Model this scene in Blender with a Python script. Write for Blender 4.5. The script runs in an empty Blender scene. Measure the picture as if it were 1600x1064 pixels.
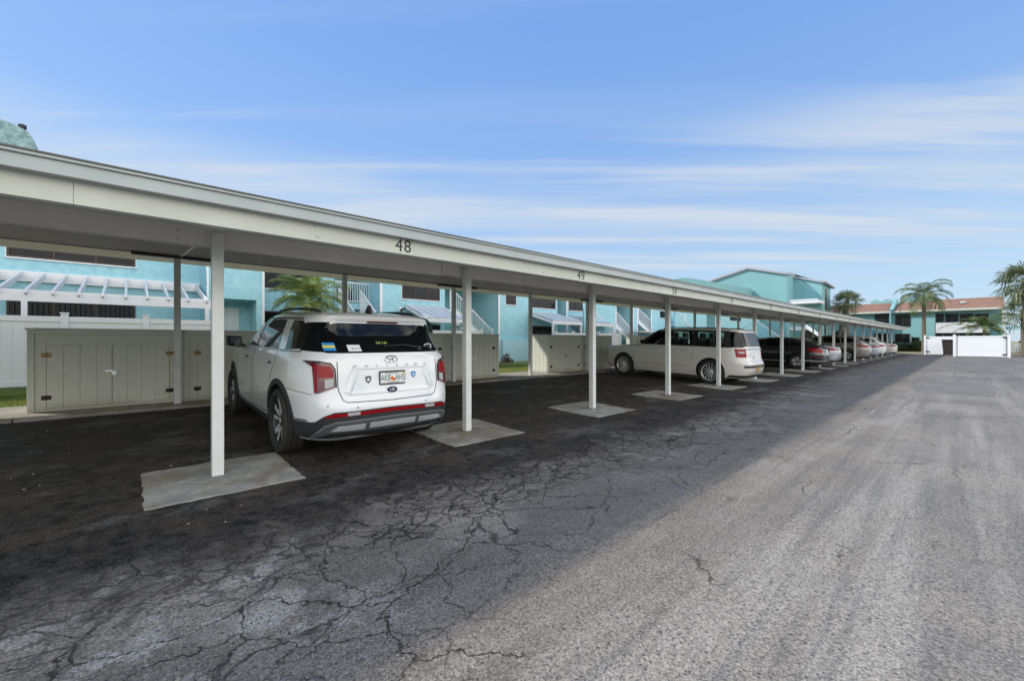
import bpy, bmesh, math, random
import numpy as np
from mathutils import Vector, Matrix, noise as mnoise
random.seed(7)
R = math.radians
scene = bpy.context.scene
COL = scene.collection
F = 655.0                      # focal length in pixels of a 1600 px wide frame
TH = math.atan(719.0 / F)      # yaw of the view to the left of the carport line
CT, ST = math.cos(TH), math.sin(TH)
CAMZ = 1.345

def loc_y(x, l):               # distance along the lot of a point l metres left of the camera line
    return l * (F / (CT * CT * (1519.0 - x)) - math.tan(TH))
def loc_z(x, y, l):
    return CAMZ + (532.0 - y) / (1519.0 - x) * l / CT

# ------------------------------------------------------------------ materials
def new_mat(name):
    m = bpy.data.materials.new(name); m.use_nodes = True
    nt = m.node_tree
    b = nt.nodes['Principled BSDF']
    return m, nt, b
def N(nt, t, **kw):
    n = nt.nodes.new(t)
    for k, v in kw.items():
        if k.startswith('i_'):
            key = k[2:]
            key = int(key) if key.isdigit() else key.replace('_', ' ')
            n.inputs[key].default_value = v
        else: setattr(n, k, v)
    return n
def L(nt, a, b): nt.links.new(a, b)
def math_node(nt, op, a, b=None, c=None, clamp=False):
    n = nt.nodes.new('ShaderNodeMath'); n.operation = op; n.use_clamp = clamp
    for i, v in enumerate((a, b, c)):
        if v is None: continue
        if isinstance(v, (int, float)): n.inputs[i].default_value = v
        else: nt.links.new(v, n.inputs[i])
    return n.outputs[0]
def smooth(nt, v, lo, hi, a=0.0, b=1.0):
    n = nt.nodes.new('ShaderNodeMapRange'); n.interpolation_type = 'SMOOTHSTEP'
    nt.links.new(v, n.inputs[0])
    n.inputs[1].default_value = lo; n.inputs[2].default_value = hi
    n.inputs[3].default_value = a; n.inputs[4].default_value = b
    return n.outputs[0]
def mixc(nt, f, a, b, mode='MIX'):
    n = nt.nodes.new('ShaderNodeMix'); n.data_type = 'RGBA'; n.blend_type = mode
    if isinstance(f, (int, float)): n.inputs[0].default_value = f
    else: nt.links.new(f, n.inputs[0])
    for i, v in ((6, a), (7, b)):
        if isinstance(v, (tuple, list)): n.inputs[i].default_value = (*v[:3], 1)
        else: nt.links.new(v, n.inputs[i])
    return n.outputs[2]
def pmat(name, col, rough=.5, metal=0., spec=.5, coat=0., var=0., vscale=6., bump=0., bscale=40., emit=None, alpha=None, dirt=None, stretch=None):
    m, nt, b = new_mat(name)
    b.inputs['Base Color'].default_value = (*col, 1)
    b.inputs['Roughness'].default_value = rough
    b.inputs['Metallic'].default_value = metal
    b.inputs['Specular IOR Level'].default_value = spec
    b.inputs['Coat Weight'].default_value = coat
    b.inputs['Coat Roughness'].default_value = .03
    if var or bump:
        geo = N(nt, 'ShaderNodeNewGeometry')
        pos = geo.outputs['Position']
        if stretch:
            mp = N(nt, 'ShaderNodeMapping'); mp.inputs['Scale'].default_value = stretch
            L(nt, pos, mp.inputs[0]); pos = mp.outputs[0]
    if var:
        n1 = N(nt, 'ShaderNodeTexNoise', i_Scale=vscale, i_Detail=6.0, i_Roughness=.65); L(nt, pos, n1.inputs['Vector'])
        f = smooth(nt, n1.outputs['Fac'], .3, .75)
        dk = dirt if dirt else tuple(c * (1 - var) for c in col)
        L(nt, mixc(nt, f, col, dk), b.inputs['Base Color'])
        r = smooth(nt, n1.outputs['Fac'], .3, .7, max(0, rough - .06), min(1, rough + .08)); L(nt, r, b.inputs['Roughness'])
    if bump:
        n2 = N(nt, 'ShaderNodeTexNoise', i_Scale=bscale, i_Detail=4.0, i_Roughness=.6); L(nt, pos, n2.inputs['Vector'])
        bp = N(nt, 'ShaderNodeBump', i_Strength=bump, i_Distance=.01); L(nt, n2.outputs['Fac'], bp.inputs['Height'])
        L(nt, bp.outputs[0], b.inputs['Normal'])
    if emit:
        b.inputs['Emission Color'].default_value = (*emit[:3], 1); b.inputs['Emission Strength'].default_value = emit[3]
    return m

M = {}
M['white_metal'] = pmat('white_painted_metal', (.60, .62, .56), .42, var=.07, vscale=2.2, dirt=(.54, .56, .49), stretch=(1., .5, .6))
M['inner_metal'] = pmat('white_beam_paint', (.78, .77, .74), .45, var=.06, vscale=2.0, dirt=(.70, .69, .65))
M['post_metal'] = pmat('white_post_paint', (.74, .76, .75), .38, var=.05, vscale=3.0, dirt=(.64, .65, .62))
M['roof_metal'] = pmat('roof_trim_metal', (.43, .48, .47), .4, var=.06, vscale=2.0)
M['deck'] = pmat('roof_deck_metal', (.80, .78, .74), .5, var=.12, vscale=2.5)
M['cream_metal'] = pmat('cream_fascia_paint', (.88, .84, .78), .5)
M['dark_trim'] = pmat('dark_trim', (.10, .10, .09), .5)
M['galv'] = pmat('galvanised_steel', (.52, .54, .55), .35, metal=.7, var=.15, vscale=20)
M['vinyl'] = pmat('white_vinyl', (.82, .83, .84), .35, var=.04, vscale=1.5)
M['white_wood'] = pmat('white_painted_wood', (.80, .81, .83), .5, var=.06, vscale=4)
M['window_glass'] = pmat('window_glass', (.012, .014, .016), .08, spec=.22)
M['window_bronze'] = pmat('bronze_window_frame', (.045, .03, .022), .45)
M['blind'] = pmat('window_blind', (.022, .020, .019), .7, var=.2, vscale=9)
M['door_white'] = pmat('white_door', (.72, .76, .78), .45)
M['brass'] = pmat('tarnished_brass', (.30, .21, .09), .45, metal=.7, var=.4, vscale=60)
M['steel'] = pmat('steel', (.6, .6, .6), .25, metal=1.)
M['black'] = pmat('black_paint', (.01, .01, .01), .45)
M['black_letter'] = pmat('black_lettering', (.012, .012, .014), .5)
M['rubber'] = pmat('tyre_rubber', (.018, .018, .018), .75, var=.4, vscale=8, dirt=(.035, .032, .028))
M['arch_plastic'] = pmat('black_plastic_trim', (.028, .028, .03), .6)
M['liner'] = pmat('wheel_well_lining', (.006, .006, .006), .9)
M['car_glass'] = pmat('tinted_car_glass', (.004, .005, .006), .02, spec=.35)
def tinted():
    m, nt, b = new_mat('tinted_clear_glass')
    b.inputs['Base Color'].default_value = (.004, .006, .006, 1); b.inputs['Roughness'].default_value = .02; b.inputs['Specular IOR Level'].default_value = .5
    tr = N(nt, 'ShaderNodeBsdfTransparent'); tr.inputs[0].default_value = (.62, .70, .66, 1)
    fr = N(nt, 'ShaderNodeFresnel', i_IOR=1.5)
    mx = N(nt, 'ShaderNodeMixShader'); L(nt, math_node(nt, 'ADD', math_node(nt, 'MULTIPLY', fr.outputs[0], .7), .08), mx.inputs[0]); L(nt, tr.outputs[0], mx.inputs[1]); L(nt, b.outputs[0], mx.inputs[2])
    L(nt, mx.outputs[0], nt.nodes['Material Output'].inputs[0]); return m
M['wagon_glass'] = tinted()
M['chrome'] = pmat('chrome', (.75, .76, .78), .12, metal=1.)
M['satin'] = pmat('satin_silver', (.46, .48, .50), .35, metal=.8)
M['gun'] = pmat('gunmetal_trim', (.16, .17, .18), .4, metal=.5)
M['red_lens'] = pmat('red_lens', (.27, .003, .006), .22, spec=.3)
M['dark_red_lens'] = pmat('dark_red_lens', (.10, .004, .006), .1, coat=1.)
M['clear_lens'] = pmat('clear_lens', (.42, .43, .42), .2)
M['rim_dark'] = pmat('dark_rim_paint', (.03, .03, .032), .35, metal=.4)
M['rim_silver'] = pmat('silver_rim', (.72, .73, .74), .32, metal=.45)
M['paint_white'] = pmat('pearl_white_paint', (.76, .78, .78), .2, coat=1.)
M['paint_cream'] = pmat('cream_white_paint', (.66, .64, .59), .2, coat=1.)
M['paint_black'] = pmat('black_car_paint', (.012, .012, .013), .2, coat=1.)
M['paint_silver'] = pmat('silver_car_paint', (.50, .53, .57), .3, metal=.35, coat=1.)
M['paint_taupe'] = pmat('taupe_car_paint', (.27, .25, .22), .3, metal=.35, coat=1.)
M['paint_pale'] = pmat('pale_silver_paint', (.42, .45, .50), .3, metal=.2, coat=1.)
M['blue'] = pmat('blue_sticker', (.03, .25, .62), .4)
M['yellow'] = pmat('yellow_sticker', (.75, .65, .10), .4)
M['white_flat'] = pmat('white_sticker', (.80, .80, .80), .5)
M['lime'] = pmat('lime_sticker', (.42, .56, .14), .5)
M['navy'] = pmat('navy_sticker', (.01, .02, .07), .4)
M['plate_green'] = pmat('plate_green', (.02, .16, .08), .5)
M['orange'] = pmat('plate_orange', (.75, .16, .03), .5)
M['plate_amber'] = pmat('amber_plate', (.42, .26, .07), .5)
M['dark_green'] = pmat('dark_green_cloth', (.012, .03, .026), .8, bump=.3, bscale=8)
M['bin'] = pmat('brown_bin_plastic', (.035, .028, .022), .55)
M['hinge_dark'] = pmat('rusted_hinge', (.06, .045, .03), .6, metal=.4, var=.5, vscale=80)
M['trunk'] = pmat('palm_bark', (.20, .17, .13), .9, var=.5, vscale=9, bump=1., bscale=14, stretch=(1, 1, 4))
M['trunk_brown'] = pmat('palm_fibre_bark', (.10, .045, .02), .95, var=.6, vscale=15, bump=1., bscale=25)
M['bush'] = pmat('hedge_stems', (.05, .035, .02), .9)
M['yellow_kerb'] = pmat('yellow_kerb_paint', (.50, .42, .06), .7, var=.5, vscale=12, dirt=(.30, .28, .16))
M['purple_leaf'] = pmat('reddish_leaves', (.12, .05, .05), .7)

def leaf_mat(name, c1, c2, c3=None, rough=.5, scale=3.):
    m, nt, b = new_mat(name)
    geo = N(nt, 'ShaderNodeNewGeometry')
    n1 = N(nt, 'ShaderNodeTexNoise', i_Scale=scale, i_Detail=3.0); L(nt, geo.outputs['Position'], n1.inputs['Vector'])
    f = smooth(nt, n1.outputs['Fac'], .35, .65)
    c = mixc(nt, f, c1, c2)
    if c3:
        rnd = smooth(nt, geo.outputs['Random Per Island'], .72, .95)
        c = mixc(nt, rnd, c, c3)
    L(nt, c, b.inputs['Base Color'])
    b.inputs['Roughness'].default_value = rough
    tr = N(nt, 'ShaderNodeBsdfTranslucent'); L(nt, c, tr.inputs[0])
    mx = N(nt, 'ShaderNodeMixShader'); mx.inputs[0].default_value = .35
    L(nt, b.outputs[0], mx.inputs[1]); L(nt, tr.outputs[0], mx.inputs[2])
    L(nt, mx.outputs[0], nt.nodes['Material Output'].inputs[0])
    return m
M['palm_leaf'] = leaf_mat('palm_leaflets', (.09, .17, .03), (.32, .40, .08), (.60, .58, .32))
M['palm_leaf_far'] = leaf_mat('far_palm_leaflets', (.06, .11, .03), (.14, .20, .05), (.28, .26, .09), scale=1.)
M['fan_leaf'] = leaf_mat('fan_palm_leaves', (.06, .10, .03), (.16, .19, .07), (.36, .34, .20), scale=1.)
M['yellow_frond'] = leaf_mat('dry_frond', (.38, .28, .05), (.22, .22, .04))
M['hedge_leaf'] = leaf_mat('hedge_leaves', (.02, .045, .012), (.06, .10, .02))
M['grass_blade'] = leaf_mat('grass_blades', (.16, .24, .04), (.34, .38, .08), (.45, .40, .15), scale=2.)

def stucco(name, c, c2, bs=18., bump=.5):
    m, nt, b = new_mat(name)
    geo = N(nt, 'ShaderNodeNewGeometry'); pos = geo.outputs['Position']
    n1 = N(nt, 'ShaderNodeTexNoise', i_Scale=5.5, i_Detail=8.0, i_Roughness=.7); L(nt, pos, n1.inputs['Vector'])
    n0 = N(nt, 'ShaderNodeTexNoise', i_Scale=.5, i_Detail=3.0); L(nt, pos, n0.inputs['Vector'])
    f = smooth(nt, n1.outputs['Fac'], .38, .62)
    c1 = mixc(nt, f, c, c2)
    f0 = smooth(nt, n0.outputs['Fac'], .4, .7, 0, .35)
    L(nt, mixc(nt, f0, c1, tuple(x * .85 for x in c)), b.inputs['Base Color'])
    b.inputs['Roughness'].default_value = .85
    n2 = N(nt, 'ShaderNodeTexNoise', i_Scale=bs, i_Detail=5.0); L(nt, pos, n2.inputs['Vector'])
    bp = N(nt, 'ShaderNodeBump', i_Strength=bump, i_Distance=.03); L(nt, n2.outputs['Fac'], bp.inputs['Height'])
    L(nt, bp.outputs[0], b.inputs['Normal'])
    return m
M['teal'] = stucco('turquoise_stucco', (.30, .58, .66), (.38, .66, .73))
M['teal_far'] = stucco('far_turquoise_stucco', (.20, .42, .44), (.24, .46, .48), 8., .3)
M['teal_shade'] = stucco('recess_shade_stucco', (.20, .50, .56), (.24, .55, .61))  # darker copy of the turquoise, paints shade into the recessed walls
M['pale_teal'] = stucco('pale_turquoise_wall', (.45, .72, .78), (.50, .76, .82))
M['parapet'] = stucco('stained_parapet_stucco', (.36, .52, .53), (.17, .28, .29), 30.)

def wood_siding():
    m, nt, b = new_mat('beige_painted_siding')
    geo = N(nt, 'ShaderNodeNewGeometry')
    mp = N(nt, 'ShaderNodeMapping'); mp.inputs['Scale'].default_value = (1, 1, .08); L(nt, geo.outputs['Position'], mp.inputs[0])
    n1 = N(nt, 'ShaderNodeTexNoise', i_Scale=45.0, i_Detail=5.0); L(nt, mp.outputs[0], n1.inputs['Vector'])
    n2 = N(nt, 'ShaderNodeTexNoise', i_Scale=1.2, i_Detail=4.0); L(nt, geo.outputs['Position'], n2.inputs['Vector'])
    f = smooth(nt, n1.outputs['Fac'], .35, .7, 0, .5)
    c = mixc(nt, f, (.72, .74, .64), (.60, .63, .54))
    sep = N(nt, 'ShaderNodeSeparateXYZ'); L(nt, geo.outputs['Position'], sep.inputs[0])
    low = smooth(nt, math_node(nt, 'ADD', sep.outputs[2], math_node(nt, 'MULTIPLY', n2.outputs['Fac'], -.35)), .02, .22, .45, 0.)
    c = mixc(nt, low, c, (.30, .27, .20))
    L(nt, c, b.inputs['Base Color']); b.inputs['Roughness'].default_value = .7
    bp = N(nt, 'ShaderNodeBump', i_Strength=.35, i_Distance=.004); L(nt, n1.outputs['Fac'], bp.inputs['Height']); L(nt, bp.outputs[0], b.inputs['Normal'])
    return m
M['siding'] = wood_siding()

def shingles():
    m, nt, b = new_mat('terracotta_shingles')
    geo = N(nt, 'ShaderNodeNewGeometry')
    mp = N(nt, 'ShaderNodeMapping'); mp.inputs['Scale'].default_value = (3., 7., 7.); L(nt, geo.outputs['Position'], mp.inputs[0])
    v = N(nt, 'ShaderNodeTexVoronoi', i_Scale=1.0); L(nt, mp.outputs[0], v.inputs['Vector'])
    n = N(nt, 'ShaderNodeTexNoise', i_Scale=.6, i_Detail=5.); L(nt, geo.outputs['Position'], n.inputs['Vector'])
    sc = N(nt, 'ShaderNodeSeparateColor'); L(nt, v.outputs['Color'], sc.inputs[0])
    c = mixc(nt, sc.outputs[0], (.22, .115, .075), (.29, .165, .11))
    c = mixc(nt, smooth(nt, n.outputs['Fac'], .45, .7, 0, .6), c, (.22, .12, .09))
    L(nt, c, b.inputs['Base Color']); b.inputs['Roughness'].default_value = .9
    return m
M['shingle'] = shingles()

def concrete(name, c1, c2, c3, sc=1.0):
    m, nt, b = new_mat(name)
    geo = N(nt, 'ShaderNodeNewGeometry'); pos = geo.outputs['Position']
    n1 = N(nt, 'ShaderNodeTexNoise', i_Scale=2.2 * sc, i_Detail=8.0, i_Roughness=.65); L(nt, pos, n1.inputs['Vector'])
    n2 = N(nt, 'ShaderNodeTexNoise', i_Scale=70.0, i_Detail=3.0); L(nt, pos, n2.inputs['Vector'])
    n3 = N(nt, 'ShaderNodeTexNoise', i_Scale=.9, i_Detail=5.0, i_Roughness=.7); L(nt, pos, n3.inputs['Vector'])
    c = mixc(nt, smooth(nt, n1.outputs['Fac'], .38, .60), c1, c2)
    c = mixc(nt, smooth(nt, n3.outputs['Fac'], .47, .62, 0, .8), c, c3)
    c = mixc(nt, smooth(nt, n2.outputs['Fac'], .35, .65, 0, .35), c, tuple(x * .6 for x in c2))
    L(nt, c, b.inputs['Base Color']); b.inputs['Roughness'].default_value = .85
    bp = N(nt, 'ShaderNodeBump', i_Strength=.5, i_Distance=.004); L(nt, n2.outputs['Fac'], bp.inputs['Height']); L(nt, bp.outputs[0], b.inputs['Normal'])
    return m
M['pad'] = concrete('pad_concrete', (.40, .40, .37), (.27, .28, .26), (.20, .16, .11), 1.9)
M['collar'] = concrete('collar_mortar', (.33, .34, .33), (.24, .25, .24), (.16, .13, .09), 4.)
M['walk'] = concrete('walk_concrete', (.42, .38, .33), (.34, .31, .27), (.24, .21, .17))
M['kerb'] = concrete('kerb_concrete', (.40, .38, .34), (.28, .26, .22), (.15, .13, .11))

def grass_ground(name, a, b_, c_):
    m, nt, b = new_mat(name)
    geo = N(nt, 'ShaderNodeNewGeometry'); pos = geo.outputs['Position']
    n1 = N(nt, 'ShaderNodeTexNoise', i_Scale=1.3, i_Detail=8.0, i_Roughness=.7); L(nt, pos, n1.inputs['Vector'])
    n2 = N(nt, 'ShaderNodeTexNoise', i_Scale=35.0, i_Detail=4.0); L(nt, pos, n2.inputs['Vector'])
    c = mixc(nt, smooth(nt, n1.outputs['Fac'], .38, .62), a, b_)
    c = mixc(nt, smooth(nt, n2.outputs['Fac'], .45, .7), c, c_)
    L(nt, c, b.inputs['Base Color']); b.inputs['Roughness'].default_value = .95
    bp = N(nt, 'ShaderNodeBump', i_Strength=.8, i_Distance=.03); L(nt, n2.outputs['Fac'], bp.inputs['Height']); L(nt, bp.outputs[0], b.inputs['Normal'])
    return m
M['lawn'] = grass_ground('lawn_soil_and_grass', (.20, .24, .05), (.32, .32, .09), (.12, .13, .04))
M['dry'] = grass_ground('dry_grass_ground', (.34, .25, .09), (.22, .20, .07), (.15, .13, .05))

def asphalt():
    m, nt, b = new_mat('worn_cracked_asphalt')
    geo = N(nt, 'ShaderNodeNewGeometry'); pos = geo.outputs['Position']
    sep = N(nt, 'ShaderNodeSeparateXYZ'); L(nt, pos, sep.inputs[0])
    l = math_node(nt, 'MULTIPLY', sep.outputs[0], -1.0)
    Y = sep.outputs[1]
    def noise(s, d=6., r=.6, vec=pos, stretch=None):
        if stretch:
            mp = N(nt, 'ShaderNodeMapping'); mp.inputs['Scale'].default_value = stretch
            L(nt, vec, mp.inputs[0]); vec = mp.outputs[0]
        n = N(nt, 'ShaderNodeTexNoise', i_Scale=s, i_Detail=d, i_Roughness=r); L(nt, vec, n.inputs['Vector'])
        return n
    big = noise(.35, 5., .6); med = noise(1.6, 7., .65); fine = noise(9., 6., .65)
    streak = noise(1.0, 6., .6, stretch=(2.6, .16, 1.)); streak2 = noise(1.0, 4., .6, stretch=(9., .35, 1.))
    # distortion for cracks
    dis = noise(1.7, 5., .6); dn = N(nt, 'ShaderNodeVectorMath', operation='SUBTRACT'); L(nt, dis.outputs['Color'], dn.inputs[0]); dn.inputs[1].default_value = (.5, .5, .5)
    ds = N(nt, 'ShaderNodeVectorMath', operation='SCALE'); L(nt, dn.outputs[0], ds.inputs[0]); ds.inputs['Scale'].default_value = .55
    dis2 = noise(11., 4., .6); dn2 = N(nt, 'ShaderNodeVectorMath', operation='SUBTRACT'); L(nt, dis2.outputs['Color'], dn2.inputs[0]); dn2.inputs[1].default_value = (.5, .5, .5)
    ds2 = N(nt, 'ShaderNodeVectorMath', operation='SCALE'); L(nt, dn2.outputs[0], ds2.inputs[0]); ds2.inputs['Scale'].default_value = .10
    ad = N(nt, 'ShaderNodeVectorMath', operation='ADD'); L(nt, pos, ad.inputs[0]); L(nt, ds.outputs[0], ad.inputs[1])
    ad2 = N(nt, 'ShaderNodeVectorMath', operation='ADD'); L(nt, ad.outputs[0], ad2.inputs[0]); L(nt, ds2.outputs[0], ad2.inputs[1])
    def crack(scale, w, blur):
        mp = N(nt, 'ShaderNodeMapping'); mp.inputs['Scale'].default_value = (1., .75, 0.); L(nt, ad2.outputs[0], mp.inputs[0])
        v = N(nt, 'ShaderNodeTexVoronoi', feature='DISTANCE_TO_EDGE', i_Scale=scale); L(nt, mp.outputs[0], v.inputs['Vector'])
        return smooth(nt, v.outputs['Distance'], w, w + blur, 1., 0.)
    jit = math_node(nt, 'MULTIPLY', math_node(nt, 'SUBTRACT', med.outputs['Fac'], .5), 2.2)
    lj = math_node(nt, 'ADD', l, jit)
    farfade = smooth(nt, Y, 4., 30., 0., .7)
    lk = math_node(nt, 'SUBTRACT', lj, farfade)
    # sealed dark asphalt under and in front of the carport
    dark = smooth(nt, lk, 2.75, 3.55)
    # alligator cracks band
    band = math_node(nt, 'MULTIPLY', smooth(nt, lk, 2.3, 2.85), smooth(nt, lk, 3.0, 3.9, 1., 0.))
    patchy = smooth(nt, noise(.8, 3.).outputs['Fac'], .32, .45)
    band = math_node(nt, 'MULTIPLY', band, patchy)
    c_small = math_node(nt, 'MULTIPLY', crack(6.6, .010, .068), math_node(nt, 'MULTIPLY', band, smooth(nt, Y, -.6, 1.8, .55, 1.)))
    bandw = math_node(nt, 'MULTIPLY', smooth(nt, lk, 1.2, 2.2), smooth(nt, lk, 3.6, 4.6, 1., 0.))
    c_mid = math_node(nt, 'MULTIPLY', crack(2.4, .002, .015), math_node(nt, 'MULTIPLY', bandw, smooth(nt, fine.outputs['Fac'], .3, .5)))
    c_big = math_node(nt, 'MULTIPLY', crack(.85, .0009, .0065), math_node(nt, 'MULTIPLY', smooth(nt, noise(.5, 2.).outputs['Fac'], .50, .56), math_node(nt, 'MULTIPLY', smooth(nt, lk, .2, 1.4), smooth(nt, lk, 3.2, 4., 1., 0.))))
    c_road = math_node(nt, 'MULTIPLY', crack(.60, .0008, .0042), smooth(nt, noise(.6, 3.).outputs['Fac'], .47, .54, 0., .75))
    cr = math_node(nt, 'MAXIMUM', math_node(nt, 'MAXIMUM', c_small, c_mid), math_node(nt, 'MAXIMUM', c_big, c_road))
    # aggregate
    vor = N(nt, 'ShaderNodeTexVoronoi', i_Scale=85.); L(nt, pos, vor.inputs['Vector'])
    vs = N(nt, 'ShaderNodeSeparateColor'); L(nt, vor.outputs['Color'], vs.inputs[0])
    grit = noise(80., 3., .7)
    grit2 = noise(30., 3., .6); vp = N(nt, 'ShaderNodeTexVoronoi', i_Scale=44.); L(nt, pos, vp.inputs['Vector']); vps = N(nt, 'ShaderNodeSeparateColor'); L(nt, vp.outputs['Color'], vps.inputs[0])
    hole = math_node(nt, 'MULTIPLY', smooth(nt, vp.outputs['Distance'], .22, .42, 1., 0.), smooth(nt, vps.outputs[1], .45, .60))
    pit = math_node(nt, 'MAXIMUM', math_node(nt, 'MULTIPLY', smooth(nt, grit.outputs['Fac'], .52, .60), .75), math_node(nt, 'MULTIPLY', hole, smooth(nt, grit2.outputs['Fac'], .35, .55)))
    # road colour
    road_a = mixc(nt, smooth(nt, big.outputs['Fac'], .36, .62), (.26, .238, .205), (.16, .150, .136))
    worn = math_node(nt, 'MULTIPLY', smooth(nt, streak.outputs['Fac'], .45, .62, 0., .8), smooth(nt, Y, 8., 26., 1., .45))
    road_a = mixc(nt, worn, road_a, (.34, .32, .285))
    road_a = mixc(nt, smooth(nt, streak2.outputs['Fac'], .50, .64, 0., .6), road_a, (.13, .127, .122))
    near = smooth(nt, Y, 9., 26., 1., 0.)
    road_a = mixc(nt, math_node(nt, 'MULTIPLY', near, smooth(nt, l, -3.5, 1.6, .55, .12)), road_a, (.38, .355, .31))
    road_a = mixc(nt, smooth(nt, Y, 14., 36., 0., .45), road_a, (.15, .148, .145))
    # darker, browner strip beside the seal coat
    road_a = mixc(nt, smooth(nt, lj, .6, 2.2, 0., .70), road_a, (.18, .157, .127))
    chalk = math_node(nt, 'MULTIPLY', smooth(nt, noise(.9, 6., .65).outputs['Fac'], .50, .60), smooth(nt, lk, 1.6, 2.6))
    road_a = mixc(nt, math_node(nt, 'MULTIPLY', chalk, .8), road_a, (.34, .305, .255))
    pale = math_node(nt, 'MULTIPLY', smooth(nt, noise(1.5, 6., .7).outputs['Fac'], .50, .58), math_node(nt, 'MULTIPLY', smooth(nt, lj, 1.5, 2.2), math_node(nt, 'MULTIPLY', smooth(nt, lk, 2.7, 3.4, 1., 0.), smooth(nt, Y, .2, 1.6, 1., 0.))))
    road_a = mixc(nt, math_node(nt, 'MULTIPLY', pale, .8), road_a, (.46, .435, .395))
    # dark seal
    seal = mixc(nt, smooth(nt, fine.outputs['Fac'], .35, .62), (.013, .012, .011), (.055, .050, .045))
    seal = mixc(nt, smooth(nt, med.outputs['Fac'], .46, .62, 0., .7), seal, (.080, .066, .053))
    seal = mixc(nt, smooth(nt, noise(1.1, 8., .75, stretch=(1., .6, 1.)).outputs['Fac'], .52, .64, 0., .65), seal, (.15, .145, .138))
    c = mixc(nt, dark, road_a, seal)
    c = mixc(nt, .55, c, mixc(nt, 1., c, mixc(nt, vs.outputs[1], (.45, .45, .46), (1.55, 1.53, 1.5)), 'MULTIPLY'))
    amp = math_node(nt, 'MULTIPLY', pit, smooth(nt, dark, 0., 1., .80, .55))
    c = mixc(nt, amp, c, mixc(nt, dark, (.05, .047, .043), (.008, .008, .008)))
    sp = math_node(nt, 'MULTIPLY', smooth(nt, vs.outputs[0], .90, .95), smooth(nt, vor.outputs['Distance'], .30, .16 , 0., 1.))
    sp = math_node(nt, 'GREATER_THAN', vs.outputs[0], .90)
    sp = math_node(nt, 'MULTIPLY', sp, smooth(nt, vor.outputs['Distance'], .22, .42, 1., 0.))
    c = mixc(nt, math_node(nt, 'MULTIPLY', sp, smooth(nt, dark, 0, 1, .6, .28)), c, (.50, .49, .46))
    c = mixc(nt, math_node(nt, 'MULTIPLY', cr, smooth(nt, fine.outputs['Fac'], .3, .6, .97, .72)), c, (.010, .009, .008))
    L(nt, c, b.inputs['Base Color'])
    rr = smooth(nt, med.outputs['Fac'], .35, .65, .62, .9); L(nt, rr, b.inputs['Roughness'])
    b.inputs['Specular IOR Level'].default_value = .2
    h = math_node(nt, 'SUBTRACT', math_node(nt, 'MULTIPLY', pit, -.35), math_node(nt, 'MULTIPLY', cr, 1.6))
    h = math_node(nt, 'ADD', h, math_node(nt, 'MULTIPLY', vor.outputs['Distance'], .5))
    bp = N(nt, 'ShaderNodeBump', i_Strength=.75, i_Distance=.006); L(nt, h, bp.inputs['Height'])
    L(nt, bp.outputs[0], b.inputs['Normal'])
    return m
M['asphalt'] = asphalt()
M['patch'] = concrete('newer_asphalt_patch', (.185, .176, .162), (.14, .135, .126), (.21, .20, .18))

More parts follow.
